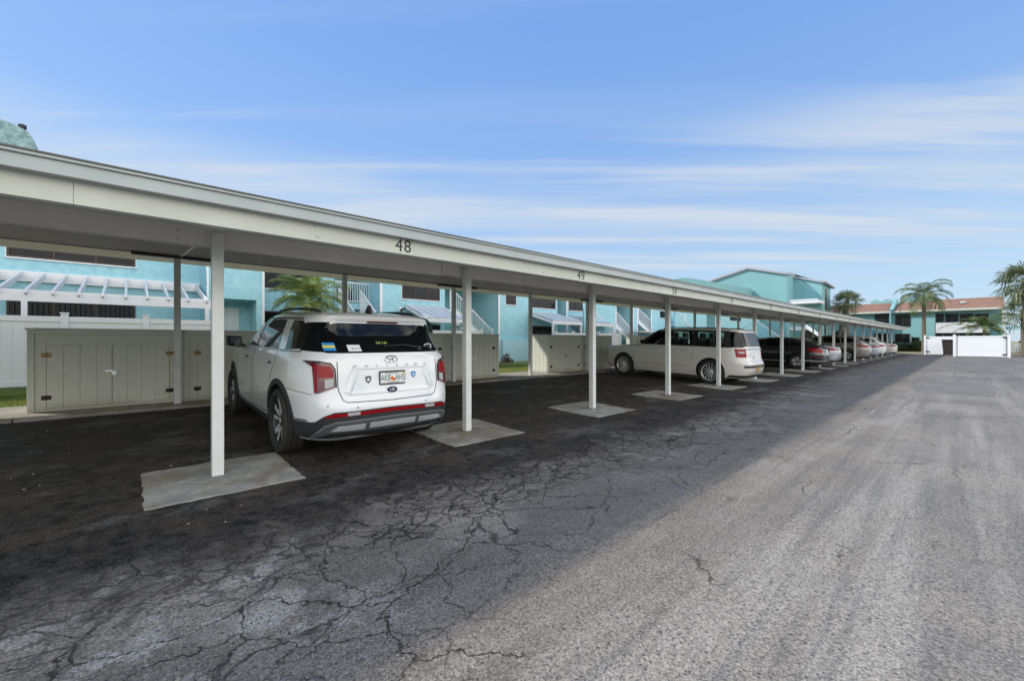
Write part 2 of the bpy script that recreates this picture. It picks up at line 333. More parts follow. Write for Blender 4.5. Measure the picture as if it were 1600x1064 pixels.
# ------------------------------------------------------------------ mesh helpers
class MB:
    def __init__(s): s.bm = bmesh.new()
    def box(s, x0, x1, y0, y1, z0, z1):
        v = [s.bm.verts.new(p) for p in ((x0, y0, z0), (x1, y0, z0), (x1, y1, z0), (x0, y1, z0), (x0, y0, z1), (x1, y0, z1), (x1, y1, z1), (x0, y1, z1))]
        for f in ((0, 3, 2, 1), (4, 5, 6, 7), (0, 1, 5, 4), (1, 2, 6, 5), (2, 3, 7, 6), (3, 0, 4, 7)):
            s.bm.faces.new([v[i] for i in f])
        return s
    def prism(s, pts, n):              # pts: polygon (3D), n: extrusion vector
        n = Vector(n)
        a = [s.bm.verts.new(p) for p in pts]; b = [s.bm.verts.new(Vector(p) + n) for p in pts]
        k = len(pts)
        s.bm.faces.new(a[::-1]); s.bm.faces.new(b)
        for i in range(k): s.bm.faces.new((a[i], a[(i + 1) % k], b[(i + 1) % k], b[i]))
        return s
    def bar(s, p, q, w, h, up=(0, 0, 1)):  # rectangular bar from p to q
        p = Vector(p); q = Vector(q); d = (q - p).normalized(); up = Vector(up)
        sd = d.cross(up).normalized(); u = sd.cross(d).normalized()
        s.prism([p + sd * w / 2 + u * h / 2, p - sd * w / 2 + u * h / 2, p - sd * w / 2 - u * h / 2, p + sd * w / 2 - u * h / 2], q - p)
        return s
    def tube(s, pts, r, seg=8, closed_ends=True):
        rings = []
        pts = [Vector(p) for p in pts]
        for i, p in enumerate(pts):
            d = (pts[min(i + 1, len(pts) - 1)] - pts[max(i - 1, 0)]).normalized()
            a = d.orthogonal().normalized() if i == 0 else (prev - d * prev.dot(d)).normalized()
            prev = a; bb = d.cross(a)
            rr = r[i] if isinstance(r, (list, tuple)) else r
            rings.append([s.bm.verts.new(p + (a * math.cos(t) + bb * math.sin(t)) * rr) for t in [2 * math.pi * k / seg for k in range(seg)]])
        for i in range(len(rings) - 1):
            for k in range(seg):
                s.bm.faces.new((rings[i][k], rings[i][(k + 1) % seg], rings[i + 1][(k + 1) % seg], rings[i + 1][k]))
        if closed_ends:
            s.bm.faces.new(rings[0][::-1]); s.bm.faces.new(rings[-1])
        return s
    def lathe(s, prof, c=(0, 0, 0), seg=40, axis='y'):   # prof: (radius, along)
        rings = []
        for r_, a_ in prof:
            ring = []
            for k in range(seg):
                t = 2 * math.pi * k / seg
                if axis == 'y': p = (c[0] + r_ * math.cos(t), c[1] + a_, c[2] + r_ * math.sin(t))
                elif axis == 'z': p = (c[0] + r_ * math.cos(t), c[1] + r_ * math.sin(t), c[2] + a_)
                else: p = (c[0] + a_, c[1] + r_ * math.cos(t), c[2] + r_ * math.sin(t))
                ring.append(s.bm.verts.new(p))
            rings.append(ring)
        for i in range(len(rings) - 1):
            for k in range(seg):
                s.bm.faces.new((rings[i][k], rings[i][(k + 1) % seg], rings[i + 1][(k + 1) % seg], rings[i + 1][k]))
        return s
    def quad(s, a, b, c, d):
        s.bm.faces.new([s.bm.verts.new(p) for p in (a, b, c, d)]); return s
    def build(s, name, mat, parent=None, smooth_=False, bevel=0., angle=35, recalc=True, mats=None):
        if recalc: bmesh.ops.recalc_face_normals(s.bm, faces=s.bm.faces)
        me = bpy.data.meshes.new(name)
        s.bm.to_mesh(me); s.bm.free()
        for mm in (mats or [mat]): me.materials.append(mm)
        if smooth_:
            me.polygons.foreach_set('use_smooth', [True] * len(me.polygons))
            me.set_sharp_from_angle(angle=R(angle))
        o = bpy.data.objects.new(name, me); COL.objects.link(o)
        if parent is not None: o.parent = parent
        if bevel:
            bv = o.modifiers.new('bevel', 'BEVEL'); bv.width = bevel; bv.segments = 2; bv.limit_method = 'ANGLE'
        return o
def tag(o, label=None, cat=None, group=None, kind=None):
    if label: o['label'] = label
    if cat: o['category'] = cat
    if group: o['group'] = group
    if kind: o['kind'] = kind
    return o
def thing(name, label, cat, loc=(0, 0, 0), rot=(0, 0, 0), group=None):
    o = bpy.data.objects.new(name, None); COL.objects.link(o); o.empty_display_size = .2
    o.location = loc; o.rotation_euler = rot
    return tag(o, label, cat, group)
def copy_tree(o, parent=None):
    c = o.copy(); COL.objects.link(c); c.parent = parent
    for ch in list(o.children): copy_tree(ch, c)
    return c
def text_obj(s, size, mat, name, parent, loc, rot, extr=.002, sx=1., spacing=1., bold=0., align='CENTER'):
    cu = bpy.data.curves.new(name, 'FONT'); cu.body = s; cu.size = size; cu.extrude = extr
    cu.align_x = align; cu.align_y = 'CENTER'; cu.space_character = spacing; cu.offset = bold
    tmp = bpy.data.objects.new(name, cu); COL.objects.link(tmp)
    dg = bpy.context.evaluated_depsgraph_get()
    me = bpy.data.meshes.new_from_object(tmp.evaluated_get(dg))
    bpy.data.objects.remove(tmp)
    me.materials.clear(); me.materials.append(mat)
    me.transform(Matrix.Diagonal((sx, 1, 1, 1)))
    o = bpy.data.objects.new(name, me); COL.objects.link(o)
    o.parent = parent; o.location = loc; o.rotation_euler = rot
    return o

# ------------------------------------------------------------------ ground
def gz(l, y=0.):                       # height of the lot: falls gently away from the kerb
    return .164 * min(max((l - 4.7) / (9.27 - 4.7), 0.), 1.)
def sheet(name, xs, ys, zf, mat, kind='structure'):
    m = MB(); V = [[m.bm.verts.new((x, y, zf(x, y))) for y in ys] for x in xs]
    for i in range(len(xs) - 1):
        for j in range(len(ys) - 1):
            m.bm.faces.new((V[i][j], V[i + 1][j], V[i + 1][j + 1], V[i][j + 1]))
    o = m.build(name, mat, smooth_=True); tag(o, kind=kind); return o
MAXY = 58.
g = sheet('ground', [-500, -60, -12.5, 14, 60, 500], [-300, -30, MAXY, 90, 200, 800], lambda x, y: -.12, M['dry'])
sheet('parking_lot', [-9.30, -8.2, -7, -6, -5.2, -4.7, -4.2, -3, 0, 5, 14], [-30, -5, 0, 5, 15, 30, MAXY], lambda x, y: gz(-x), M['asphalt'])
m = MB()
for y0 in [-30, -6, -1.25, 8.0, 16, 24, 32, 40, 48]:
    y1 = {-30: -6, -6: -1.25, -1.25: 8.0, 8.0: 16, 16: 24, 24: 32, 32: 40, 40: 48, 48: MAXY}[y0]
    m.box(-9.45, -9.27, y0 + .004, y1 - .004, -.1, .215)
m.build('kerb', M['kerb'], bevel=.02)['kind'] = 'structure'
m = MB()
ys = [-30, -15, -6] + [-6 + 3 * i for i in range(1, 22)]
for a, b_ in zip(ys, ys[1:]):
    m.box(-11.05, -9.452, a + .005, min(b_, MAXY) - .005, -.1, .212)
m.build('sidewalk', M['walk'], bevel=.008)['kind'] = 'structure'
m = MB(); m.box(-9.452, -9.262, -4.5, -1.36, .2155, .221); m.box(-9.2665, -9.262, -4.5, -1.36, .14, .2155)
m.build('yellow_kerb_marking', M['yellow_kerb'])['kind'] = 'structure'
sheet('lawn', [-60, -30, -19, -14, -11.05], [-30, 0, 10, 20, 40, MAXY + 20], lambda x, y: .195, M['lawn'])
m = MB(); m.box(-9.2, 14, MAXY, MAXY + .18, -.1, .12); m.build('end_kerb', M['kerb'], bevel=.02)['kind'] = 'structure'
sheet('grass_strip', [-11.04, -6, 0, 14, 40], [MAXY + .18, 62, 70], lambda x, y: .09, M['dry'])
m = MB(); m.prism([(-1.05, 19.6, .002), (.1, 19.9, .002), (.5, 18.2, .002), (.35, 15.4, .002), (-.95, 15.0, .002), (-1.2, 17.2, .002)], (0, 0, .004))
m.build('asphalt_patch', M['patch'])['kind'] = 'structure'

# grass blades on the lawn strip that shows between the cabinets
def blades(x0, x1, y0, y1, n, h, z, bm):
    for _ in range(n):
        x = random.uniform(x0, x1); y = random.uniform(y0, y1); a = random.uniform(0, 6.28); hh = h * random.uniform(.5, 1.2)
        dx, dy = math.cos(a) * .006, math.sin(a) * .006; tx, ty = random.gauss(0, .02), random.gauss(0, .02)
        v = [bm.verts.new(p) for p in ((x - dx, y - dy, z), (x + dx, y + dy, z), (x + tx, y + ty, z + hh))]
        bm.faces.new(v)
m = MB(); blades(-14.7, -11.06, -3.6, -.2, 16000, .05, .195, m.bm); blades(-17.0, -11.06, 8.0, 13.5, 26000, .05, .195, m.bm)
blades(-14.7, -11.06, 13.5, 30, 9000, .06, .195, m.bm)
tag(m.build('grass', M['grass_blade'], recalc=False), kind='stuff')

# loose grit and leaf scraps on the tarmac
random.seed(99); m = MB()
for _ in range(420):
    l_ = random.choice((random.uniform(-3, 4), random.uniform(2, 9))); y_ = random.uniform(-1, 14) ; s_ = random.uniform(.003, .011); a_ = random.uniform(0, 6.28); z_ = gz(l_)
    m.prism([(-l_ + s_ * math.cos(a_ + k) * random.uniform(.6, 1.3), y_ + s_ * math.sin(a_ + k) * random.uniform(.6, 1.3), z_ + .0005) for k in (0, 1.4, 2.9, 4.5)], (0, 0, s_ * .6))
tag(m.build('grit', pmat('pale_grit', (.38, .35, .29), .8, var=.6, vscale=2., dirt=(.16, .11, .06))), kind='stuff')
# ------------------------------------------------------------------ carport
PY0, PS = .63, 3.0
LF, LR = 4.96, 9.68
SL = .11
def roofz(l): return 2.455 + SL * (l - 4.04)    # underside of the deck
YA, YB = PY0 - 3 * PS - 1.0, PY0 + 17 * PS + .9
carport = thing('carport', 'long white metal carport roof on square posts with stall numbers 48 to 52 and on', 'carport', (-7.5, 0, 0))
CO = Vector((7.5, 0, 0))
def cbuild(m, name, mat, **k):
    bmesh.ops.translate(m.bm, vec=CO, verts=m.bm.verts)
    return m.build(name, mat, carport, **k)
for n in range(-3, 18):
    y = PY0 + PS * n
    for (l, z0, z1) in ((LF, 0.0, 2.384), (LR, .20, 2.90)):
        m = MB(); m.box(-l - .048, -l + .048, y - .048, y + .048, z0, z1)
        m.box(-l - .054, -l + .054, y - .054, y + .054, z1 - .008, z1 + .002)
        m.box(-l - .012, -l + .012, y - .03, y + .03, z1, roofz(l) - .01)
        cbuild(m, 'post', M['post_metal'], bevel=.004)
# deck with ribs
m = MB()
def rz(l, t): return roofz(l) + t
yy = YA
while yy < YB - .1:
    y1 = min(yy + .405, YB)
    m.prism([(-3.99, yy + .012, rz(3.99, 0)), (-12.0, yy + .012, rz(12., 0)), (-12.0, yy + .012, rz(12., .035)), (-3.99, yy + .012, rz(3.99, .035))], (0, y1 - yy - .012, 0))
    m.prism([(-3.99, yy, rz(3.99, .012)), (-12.0, yy, rz(12., .012)), (-12.0, yy, rz(12., .06)), (-3.99, yy, rz(3.99, .06))], (0, .012, 0))
    yy = y1
cbuild(m, 'roof_deck', M['deck'])
# front number beam in lengths
def beam(l, zb, zt, y0, y1, t=.05, flange=.0, side=1):
    m = MB(); m.box(-l - t / 2, -l + t / 2, y0, y1, zb, zt)
    if flange: m.box(min(-l, -l - side * flange), max(-l, -l - side * flange), y0 + .002, y1 - .002, zb - .006, zb + .004)
    return m
for y0, y1 in [(YA, -3.2), (-3.2, -.28), (-.28, 6.4), (6.4, 12.4), (12.4, 18.4), (18.4, 27.5), (27.5, 36.5), (36.5, 45.5), (45.5, YB)]:
    cbuild(beam(4.065, 2.253, 2.452, y0 + .0008, y1 - .0008, .05, .10), 'number_beam', M['white_metal'], bevel=.0015)
m = MB(); m.box(-4.038, -3.955, YA, YB, 2.408, 2.500); m.box(-4.0, -3.935, YA, YB, 2.500, 2.520)
cbuild(m, 'gutter', M['roof_metal'], bevel=.004)
m = MB(); m.box(-4.05, -3.928, YA, YB, 2.5205, 2.532); cbuild(m, 'drip_edge', M['dark_trim'])
# longitudinal beams behind the front posts and before the rear posts, with lapped joints
for n in range(-3, 18, 2):
    y0 = PY0 + n * PS - .25; y1 = min(y0 + 2 * PS, YB)
    o = .028 if (n // 2) % 2 else 0.
    cbuild(beam(5.05 + o, 2.262 + .01, roofz(5.05) - .004, y0 - .12, y1 + .12, .026, .07), 'inner_beam', M['inner_metal'], bevel=.002)
    cbuild(beam(9.575 - o, 2.845, roofz(9.55) - .004, y0 - .15, y1 + .10, .026, .07, -1), 'rear_beam', M['inner_metal'], bevel=.002)
m = MB(); m.box(-7.33, -7.27, YA, YB, roofz(7.27) - .16, roofz(7.27) - .002); cbuild(m, 'middle_purlin', M['inner_metal'])
m = MB(); m.box(-12.03, -11.98, YA, YB, 3.075, 3.39); m.box(-12.06, -11.9, YA, YB, 3.39, 3.41); cbuild(m, 'rear_fascia', M['cream_metal'])
m = MB(); m.box(-9.56, -9.50, YA, YB, 2.832, 2.844); cbuild(m, 'dark_beam_strip', M['dark_trim'])  # thin dark strip along the bottom of the rear beam
# bolts
m = MB()
for n in range(-1, 10):
    y = PY0 + PS * n
    for dy, dz in ((-.14, 2.39), (.22, 2.39), (.24, 2.30)):
        if n > 6 and dy > 0: continue
        m.lathe([(.0, .012), (.008, .011), (.012, .004), (.012, -.002)], (-4.041, y + dy + .4, dz), 8, 'x')
    for dz in (2.30, 2.38): m.lathe([(.0, .010), (.010, .003), (.010, -.002)], (-5.036, y - .30, dz), 8, 'x')
cbuild(m, 'bolt_heads', M['galv'], smooth_=True)
# conduits and strip lights
for n in range(0, 17, 2):
    y = PY0 + PS * n
    if n == 0:
        m = MB(); m.tube([(-4.15, y + .09, roofz(4.1) - .09), (-6.2, y + .06, roofz(6.2) - .09), (-9.5, y + .03, 2.83)], .016, 10); m.tube([(-4.15, y + .09, roofz(4.1) - .05), (-4.13, y + .09, roofz(4.1) - .12)], .03, 8)
        cbuild(m, 'conduit', M['galv'], smooth_=True)
    m = MB(); m.box(-9.53, -9.40, y - .62, y + .62, 2.79, 2.838)
    for k in (-.5, 0, .5): m.box(-9.40, -9.39, y + k - .02, y + k + .02, 2.795, 2.825)
    fx = cbuild(m, 'strip_light', M['hinge_dark'], bevel=.004)
    m = MB(); m.box(-9.51, -9.42, y - .58, y + .58, 2.777, 2.7899)
    bmesh.ops.translate(m.bm, vec=CO, verts=m.bm.verts); m.build('diffuser', M['clear_lens'], fx)
for n in range(-3, 17):
    s = str(48 + n)
    text_obj(s, .185, M['black_letter'], 'stall_number', carport, (-4.039 + 7.5, PY0 + PS * (n + .5) - (.02 if n else .0), 2.335), (R(90), 0, R(90)), .0015, sx=.95, spacing=1.12)
# concrete pads
for n in range(-2, 18):
    y = PY0 + PS * n; rnd = random.Random(n)
    m = MB(); K = 20; x0, x1, y0, y1 = -5.60, -4.40, y - .60, y + .62
    if n == 0: x0, x1, y0, y1 = -5.50, -4.40, y - .55, y + .63
    per = [(x0 + (x1 - x0) * i / K, y0) for i in range(K)] + [(x1, y0 + (y1 - y0) * i / K) for i in range(K)] + [(x1 + (x0 - x1) * i / K, y1) for i in range(K)] + [(x0, y1 + (y0 - y1) * i / K) for i in range(K)]
    per = [(a + rnd.uniform(-.010, .010), b + rnd.uniform(-.010, .010)) for a, b in per]
    top = [m.bm.verts.new((a, b, gz(-a) + .012)) for a, b in per]
    bot = [m.bm.verts.new((a, b, gz(-a) - .05)) for a, b in per]
    cen = m.bm.verts.new((-LF, y, gz(LF) + .022))
    for i in range(len(per)):
        j = (i + 1) % len(per)
        m.bm.faces.new((top[i], top[j], cen)); m.bm.faces.new((bot[i], bot[j], top[j], top[i]))
    o = m.build('concrete_pad', M['pad'])
    m = MB(); n_ = 20; rr = [rnd.uniform(.17, .25) for _ in range(n_)]
    m.prism([(-LF + rr[i] * math.cos(2 * math.pi * i / n_), y + rr[i] * 1.3 * math.sin(2 * math.pi * i / n_), gz(LF) + .019) for i in range(n_)], (0, 0, .012)); m.build('mortar_collar', M['collar'], o)
    tag(o, f'square grey concrete pad under the front post between stall numbers {47 + n} and {48 + n}', 'concrete pad', 'concrete pads under the carport posts')

# ------------------------------------------------------------------ storage cabinets
CL = 9.92
ORD = ['first', 'second', 'third', 'fourth', 'fifth']
def cabinet(y0, w, label, detail=True):
    o = thing('storage_cabinet', label, 'storage cabinet', (-CL, y0, .212), (0, 0, 0), 'beige storage cabinets')
    H = 1.33; D = .75
    m = MB()
    m.box(-D, -.045, .0, w, .0, H - .03)                     # carcass
    m.box(-.0449, .0, 0, .075, 0, H - .105); m.box(-.0449, 0, w - .075, w, 0, H - .105)
    m.box(-.0449, .004, 0, w, H - .104, H - .03)
    k = .2
    for s in (-1, 1):                                        # grooves on the ends
        for i in range(4):
            a = -D + .02 + i * .18; yy = -.008 if s < 0 else w
            m.box(a, min(a + .172, -.05), yy, yy + .008, .01, H - .04)
    m.box(-.0449, -.018, .0755, .2, 0, H - .105); m.box(-.0449, -.018, w - .2, w - .0755, 0, H - .105)
    m.box(-.0449, -.018, .2, w - .2, 1.06, H - .105); m.box(-.0449, -.018, .2, w - .2, 0, .05)
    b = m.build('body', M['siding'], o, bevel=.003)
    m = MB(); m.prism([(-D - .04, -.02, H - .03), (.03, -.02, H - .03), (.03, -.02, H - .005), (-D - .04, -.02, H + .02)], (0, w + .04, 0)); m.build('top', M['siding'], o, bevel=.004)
    mid = w / 2
    for s in (0, 1):
        a, c = (.205, mid - .003) if s == 0 else (mid + .003, w - .205)
        m = MB(); m.box(-.044, -.022, a, c, .055, 1.055)
        n = 4; st = (c - a) / n
        for i in range(n): m.box(-.0219, -.012, a + i * st + .006, a + (i + 1) * st - .006, .055, 1.055)
        d = m.build('door', M['siding'], o, bevel=.002)
        hy = a - .002 if s == 0 else c + .002
        for hz in (.22, .90):
            m = MB(); m.box(-.0119, -.006, hy - .055, hy - .004, hz - .035, hz + .035); m.box(-.0119, -.006, hy + .004, hy + .055, hz - .035, hz + .035); m.tube([(-.006, hy, hz - .038), (-.006, hy, hz + .038)], .007, 8)
            m.build('hinge', M['brass'] if (hz > .5 and y0 < 3) else M['hinge_dark'], d)
    m = MB(); m.box(-.0119, -.006, mid - .09, mid + .05, .60, .63); m.tube([(-.002, mid + .01, .60), (.012, mid + .01, .62), (.012, mid + .04, .62), (-.002, mid + .04, .60)], .005, 6); m.box(-.002, .018, mid - .004, mid + .052, .545, .60)
    m.build('padlock', M['steel'], o)
    return o
UW = 1.93
starts = [(-1.19, 5, 'behind the white SUV'), (10.7, 2, 'between stall numbers 49 and 50'), (16.8, 2, 'beyond the nose of the cream wagon'), (22.9, 2, 'behind the black sedan'), (29.0, 2, 'behind the silver sedan'), (35.1, 2, 'behind the taupe crossover'), (41.2, 2, 'near the far end of the carport')]
for gi, (y0, k, where) in enumerate(starts):
    for i in range(k):
        nm = ORD[i] if k > 2 else ('nearer' if i == 0 else 'farther')
        lab = (f'beige wooden storage cabinet, {nm} from the left in the long row {where}' if k > 2 else f'beige wooden storage cabinet, {nm} of the pair {where}')
        cabinet(y0 + i * (UW + .006), UW, lab)

# ------------------------------------------------------------------ white vinyl fence
def fence(l, y0, y1, zt, zb, label, post_step=2.4):
    o = thing('vinyl_fence', label, 'fence', (-l, y0, 0))
    W = y1 - y0
    m = MB(); n = max(1, int(W / .18)); st = W / n
    for i in range(n): m.box(-.012, .012, i * st + .003, (i + 1) * st - .003, zb + .08, zt - .12)
    m.box(-.006, .006, 0, W, zb + .06, zt - .06)
    m.build('panel', M['vinyl'], o)
    m = MB(); m.box(-.025, .03, 0, W, zt - .14, zt - .01); m.box(-.025, .03, 0, W, zb, zb + .13); m.build('rails', M['vinyl'], o, bevel=.004)
    k = max(1, round(W / post_step))
    for i in range(k + 1):
        y = W * i / k
        m = MB(); m.box(-.065, .065, y - .065, y + .065, zb - .03, zt + .06); m.prism([(-.08, y - .08, zt + .06), (.08, y - .08, zt + .06), (.08, y + .08, zt + .06), (-.08, y + .08, zt + .06)], (0, 0, .03))
        m.build('post', M['vinyl'], o, bevel=.004)
    return o
fence(14.8, -11.53, 1.79, 1.93, .28, 'long white vinyl fence below the open pergola, left of and behind the first beige cabinets', 1.48)
fence(14.8, 8.75, 11.6, 1.77, .28, 'white vinyl fence under the small corrugated pergola right of the white SUV', 1.45)
fence(14.8, 16.6, 19.5, 1.77, .28, 'white vinyl fence behind the cabinet pair under stall number 49', 1.45)
fence(14.8, 20.4, 22.6, 1.77, .28, 'white vinyl fence behind the nose of the cream wagon', 1.1)

# ------------------------------------------------------------------ townhouses
def wall_box(b, y0, y1, l, top, mat='teal', back=30., name='wall', z0=.1):
    m = MB(); m.box(-back, -l, y0, y1, z0, top); return m.build(name, M[mat], b)
def window(b, l, y0, y1, z0, z1, panes=2, trim=True, blind=False, mullion_h=None, frame='window_bronze'):
    m = MB(); t = .05
    m.box(-l, -l + .035, y0, y1, z0, z0 + t); m.box(-l, -l + .035, y0, y1, z1 - t, z1)
    for i in range(panes + 1):
        y = y0 + (y1 - y0 - t) * i / panes; m.box(-l, -l + .033, y, y + t, z0 + t, z1 - t)
    if mullion_h: m.box(-l, -l + .031, y0 + t, y1 - t, mullion_h, mullion_h + t)
    w = m.build('window', M[frame], b)
    m = MB(); m.box(-l - .002, -l + .012, y0 + .01, y1 - .01, z0 + .01, z1 - .01); m.build('pane', M['window_glass'], w)
    if blind:
        m = MB(); k = int((y1 - y0) / .11)
        for i in range(k): m.box(-l + .0125, -l + .0165, y0 + .06 + i * .11, y0 + .06 + i * .11 + .085, z0 + .06, z1 - .06)
        m.build('blind', M['blind'], w)
    if trim:
        m = MB(); s = .03
        m.box(-l - .002, -l + .05, y0 - s, y1 + s, z0 - s - .01, z0 - .001); m.box(-l - .002, -l + .02, y0 - s, y0 - .001, z0, z1 + s); m.box(-l - .002, -l + .02, y1 + .001, y1 + s, z0, z1 + s)
        m.build('sill', M['white_wood'], w)
    return w
def pitched_roof(b, y0, y1, l0, z0, l1=25., z1=7.4, l2=31.):
    m = MB(); m.prism([(-l0, y0, z0), (-l1, y0, z1), (-l2, y0, z0), (-l2, y0, z0 - .12), (-l0, y0, z0 - .12)], (0, y1 - y0, 0)); return m.build('roof', M['shingle'], b)
def stair(b, l, y0, z0, y1, z1, width=1.0, rail=True, solid=False):
    n = max(2, int((z0 - z1) / .18)); m = MB()
    for i in range(n):
        y = y0 + (y1 - y0) * i / n; z = z0 - (z0 - z1) * (i + 1) / n
        m.box(-l - width, -l, y, y + (y1 - y0) / n + .03, z - .05, z)
    s = m.build('stair', M['white_wood'], b)
    m = MB()
    for x in ((-l + .03), (-l - width - .03)):
        m.bar((x, y0, z0 - .12), (x, y1, z1 - .12), .05, .26)
    m.build('stringer', M['white_wood'], s)
    if solid:
        m = MB(); m.prism([(-l + .06, y0 - .05, .1), (-l + .06, y1 + .1, .1), (-l + .06, y1 + .1, z1 + .75), (-l + .06, y0 - .05, z0 + .95)], (.1, 0, 0)); m.build('stair_wall', M['teal'], s)
        m = MB(); m.bar((-l + .11, y0 - .05, z0 + .99), (-l + .11, y1 + .1, z1 + .79), .16, .07); m.build('wall_cap', M['white_wood'], s)
    if rail:
        m = MB(); x = -l + .03
        m.bar((x, y0, z0 + .92), (x, y1, z1 + .92), .04, .05); m.bar((x, y0, z0 + .12), (x, y1, z1 + .12), .04, .04)
        k = int(abs(y1 - y0) / .12)
        for i in range(k + 1):
            t = i / k; y = y0 + (y1 - y0) * t; z = z0 + (z1 - z0) * t
            m.box(x - .01, x + .01, y - .01, y + .01, z + .12, z + .9)
        m.box(x - .04, x + .04, y1 - .04, y1 + .04, z1 - .1, z1 + 1.05); m.box(x - .04, x + .04, y0 - .04, y0 + .04, z0 - .1, z0 + 1.05)
        m.build('railing', M['white_wood'], s)
    return s
def pergola_solid(b, y0, y1, lw, zw, lf, zf, post_z=.2):
    p = MB(); n = max(6, int((y1 - y0) / .2)); st = (y1 - y0) / n
    for i in range(n):
        h = .0 if i % 2 else .022
        p.prism([(-lw, y0 + i * st, zw + h), (-lf, y0 + i * st, zf + h), (-lf, y0 + i * st, zf + h + .012), (-lw, y0 + i * st, zw + h + .012)], (0, st * (.999), 0))
    r = p.build('pergola_roof', M['pale_sheet'], b)
    m = MB(); m.box(-lf - .03, -lf + .05, y0 - .03, y1 + .03, zf - .19, zf - .01); m.box(-lw, -lw + .06, y0, y1, zw - .16, zw - .01)
    m.bar((-lw, y0 + .03, zw - .09), (-lf, y0 + .03, zf - .09), .05, .14); m.bar((-lw, y1 - .03, zw - .09), (-lf, y1 - .03, zf - .09), .05, .14)
    for y in (y0 + .05, y1 - .05): m.box(-lf - .05, -lf + .05, y - .05, y + .05, post_z, zf - .19)
    m.build('pergola_frame', M['white_wood'], r)
M['pale_sheet'] = pmat('corrugated_pale_sheet', (.62, .68, .72), .45, var=.1, vscale=4)

# near block --------------------------------------------------------------
B1 = thing('townhouse', 'nearest turquoise stucco townhouse at left, behind fence, open pergola and short palm', 'building', (0, 0, 0))
wall_box(B1, -30, 1.83, 18.5, 5.25); wall_box(B1, 3.41, 6.5, 18.5, 5.25); wall_box(B1, 6.5, 8.0, 20.2, 5.25, 'teal_shade')
# jutting entry block with a door recess
m = MB(); m.box(-28, -17.6, 1.83, 3.41, .1, 4.95); m.box(-17.6, -16.5, 1.83, 2.0, .1, 4.95); m.box(-17.6, -16.5, 3.2, 3.41, .1, 4.95); m.box(-17.6, -16.5, 2.0, 3.2, 2.72, 4.95)
m.build('entry_block', M['teal'], B1)
m = MB(); m.box(-16.5, -16.44, 3.36, 3.43, .1, 4.95); m.box(-16.5, -16.44, 1.81, 1.86, .1, 4.95); m.build('corner_trim', M['white_wood'], B1)
m = MB(); m.box(-17.6, -17.56, 2.05, 2.86, .2, 2.5)
for z0, z1 in ((.4, 1.0), (1.15, 1.75), (1.88, 2.35)):
    for a in (2.13, 2.5): m.box(-17.56, -17.545, a, a + .28, z0, z1)
d = m.build('entry_door', M['door_white'], B1, bevel=.006); m = MB(); m.lathe([(0, .06), (.03, .055), (.03, .02), (.012, .0)], (-17.56, 2.8, 1.2), 10, 'x'); m.build('handle', M['brass'], d, smooth_=True)
window(B1, 18.5, -2.6, .13, 3.74, 5.0, 3, blind=True)
window(B1, 18.5, -7.5, -4.9, 3.74, 5.0, 3)
window(B1, 18.5, -2.6, .13, .35, 2.6, 3, trim=False, blind=True)
window(B1, 18.5, 3.75, 5.9, 3.38, 4.7, 3, blind=False, mullion_h=4.25)
window(B1, 18.5, 3.75, 5.5, .35, 2.5, 2, trim=False)
pitched_roof(B1, -30, 8.0, 18.35, 5.38)
# vertical blind strips seen behind the first floor glass are part of the room, left out; balcony
m = MB(); m.box(-20.2, -18.4, 6.5, 8.0, 2.72, 3.0); sl = m.build('balcony', M['teal'], B1)
m = MB(); m.box(-18.44, -18.40, 6.5, 8.0, 3.86, 3.91); m.box(-18.44, -18.40, 6.5, 8.0, 3.05, 3.09)
for i in range(15): m.box(-18.43, -18.41, 6.52 + i * .1045, 6.54 + i * .1045, 3.09, 3.86)
m.build('railing', M['white_wood'], sl)
m = MB(); m.tube([(-19.2, 6.9, 3.0), (-19.2, 6.9, 3.7), (-19.2, 7.15, 3.8), (-19.2, 7.4, 3.7), (-19.2, 7.4, 3.0)], .04, 8); m.tube([(-19.4, 7.55, 3.0), (-19.3, 7.6, 3.75)], .05, 8)
tag(m.build('patio_chair', M['black'], None), 'black metal patio chair standing on the balcony behind the white railing', 'chair')
def stair_x(b, y, l0, z0, l1, z1, width=1.0):
    n = max(2, int((z0 - z1) / .18)); m = MB()
    for i in range(n):
        a = l0 + (l1 - l0) * i / n; z = z0 - (z0 - z1) * (i + 1) / n
        m.box(-a, -a + (l0 - l1) / n + .03, y, y + width, z - .05, z)
    s = m.build('stair', M['white_wood'], b)
    for yy in (y - .03, y + width + .03):
        m = MB(); m.bar((-l0, yy, z0 - .1), (-l1, yy, z1 - .1), .05, .28); m.build('stringer', M['white_wood'], s)
        m = MB(); m.bar((-l0, yy, z0 + .95), (-l1, yy, z1 + .95), .05, .06)
        k = int((l0 - l1) / .12)
        for i in range(k + 1):
            t = i / k; x = -l0 + (l0 - l1) * t; z = z0 + (z1 - z0) * t; m.box(x - .012, x + .012, yy - .012, yy + .012, z, z + .95)
        m.build('railing', M['white_wood'], s)
stair_x(B1, 6.55, 18.0, 2.55, 14.6, .35, .85)
# big open pergola on the near block
pg = MB(); pg.box(-18.5, -18.42, -7.0, 1.82, 3.05, 3.35); pg.box(-15.55, -15.47, -7.0, 1.80, 2.30, 2.58)
pr = pg.build('pergola', M['white_wood'], B1, bevel=.004)
for i in range(20):
    y = 1.70 - i * .445
    m = MB(); m.prism([(-18.42, y - .03, 3.33), (-15.55, y - .03, 2.62), (-15.35, y - .03, 2.57), (-15.35, y - .03, 2.50), (-15.5, y - .03, 2.45), (-18.42, y - .03, 3.16)], (0, .05, 0)); m.build('rafter', M['white_wood'], pr)
for y in (1.71, -1.9, -5.5):
    m = MB(); m.box(-15.56, -15.46, y - .05, y + .05, .2, 2.30); m.build('pergola_post', M['white_wood'], pr)
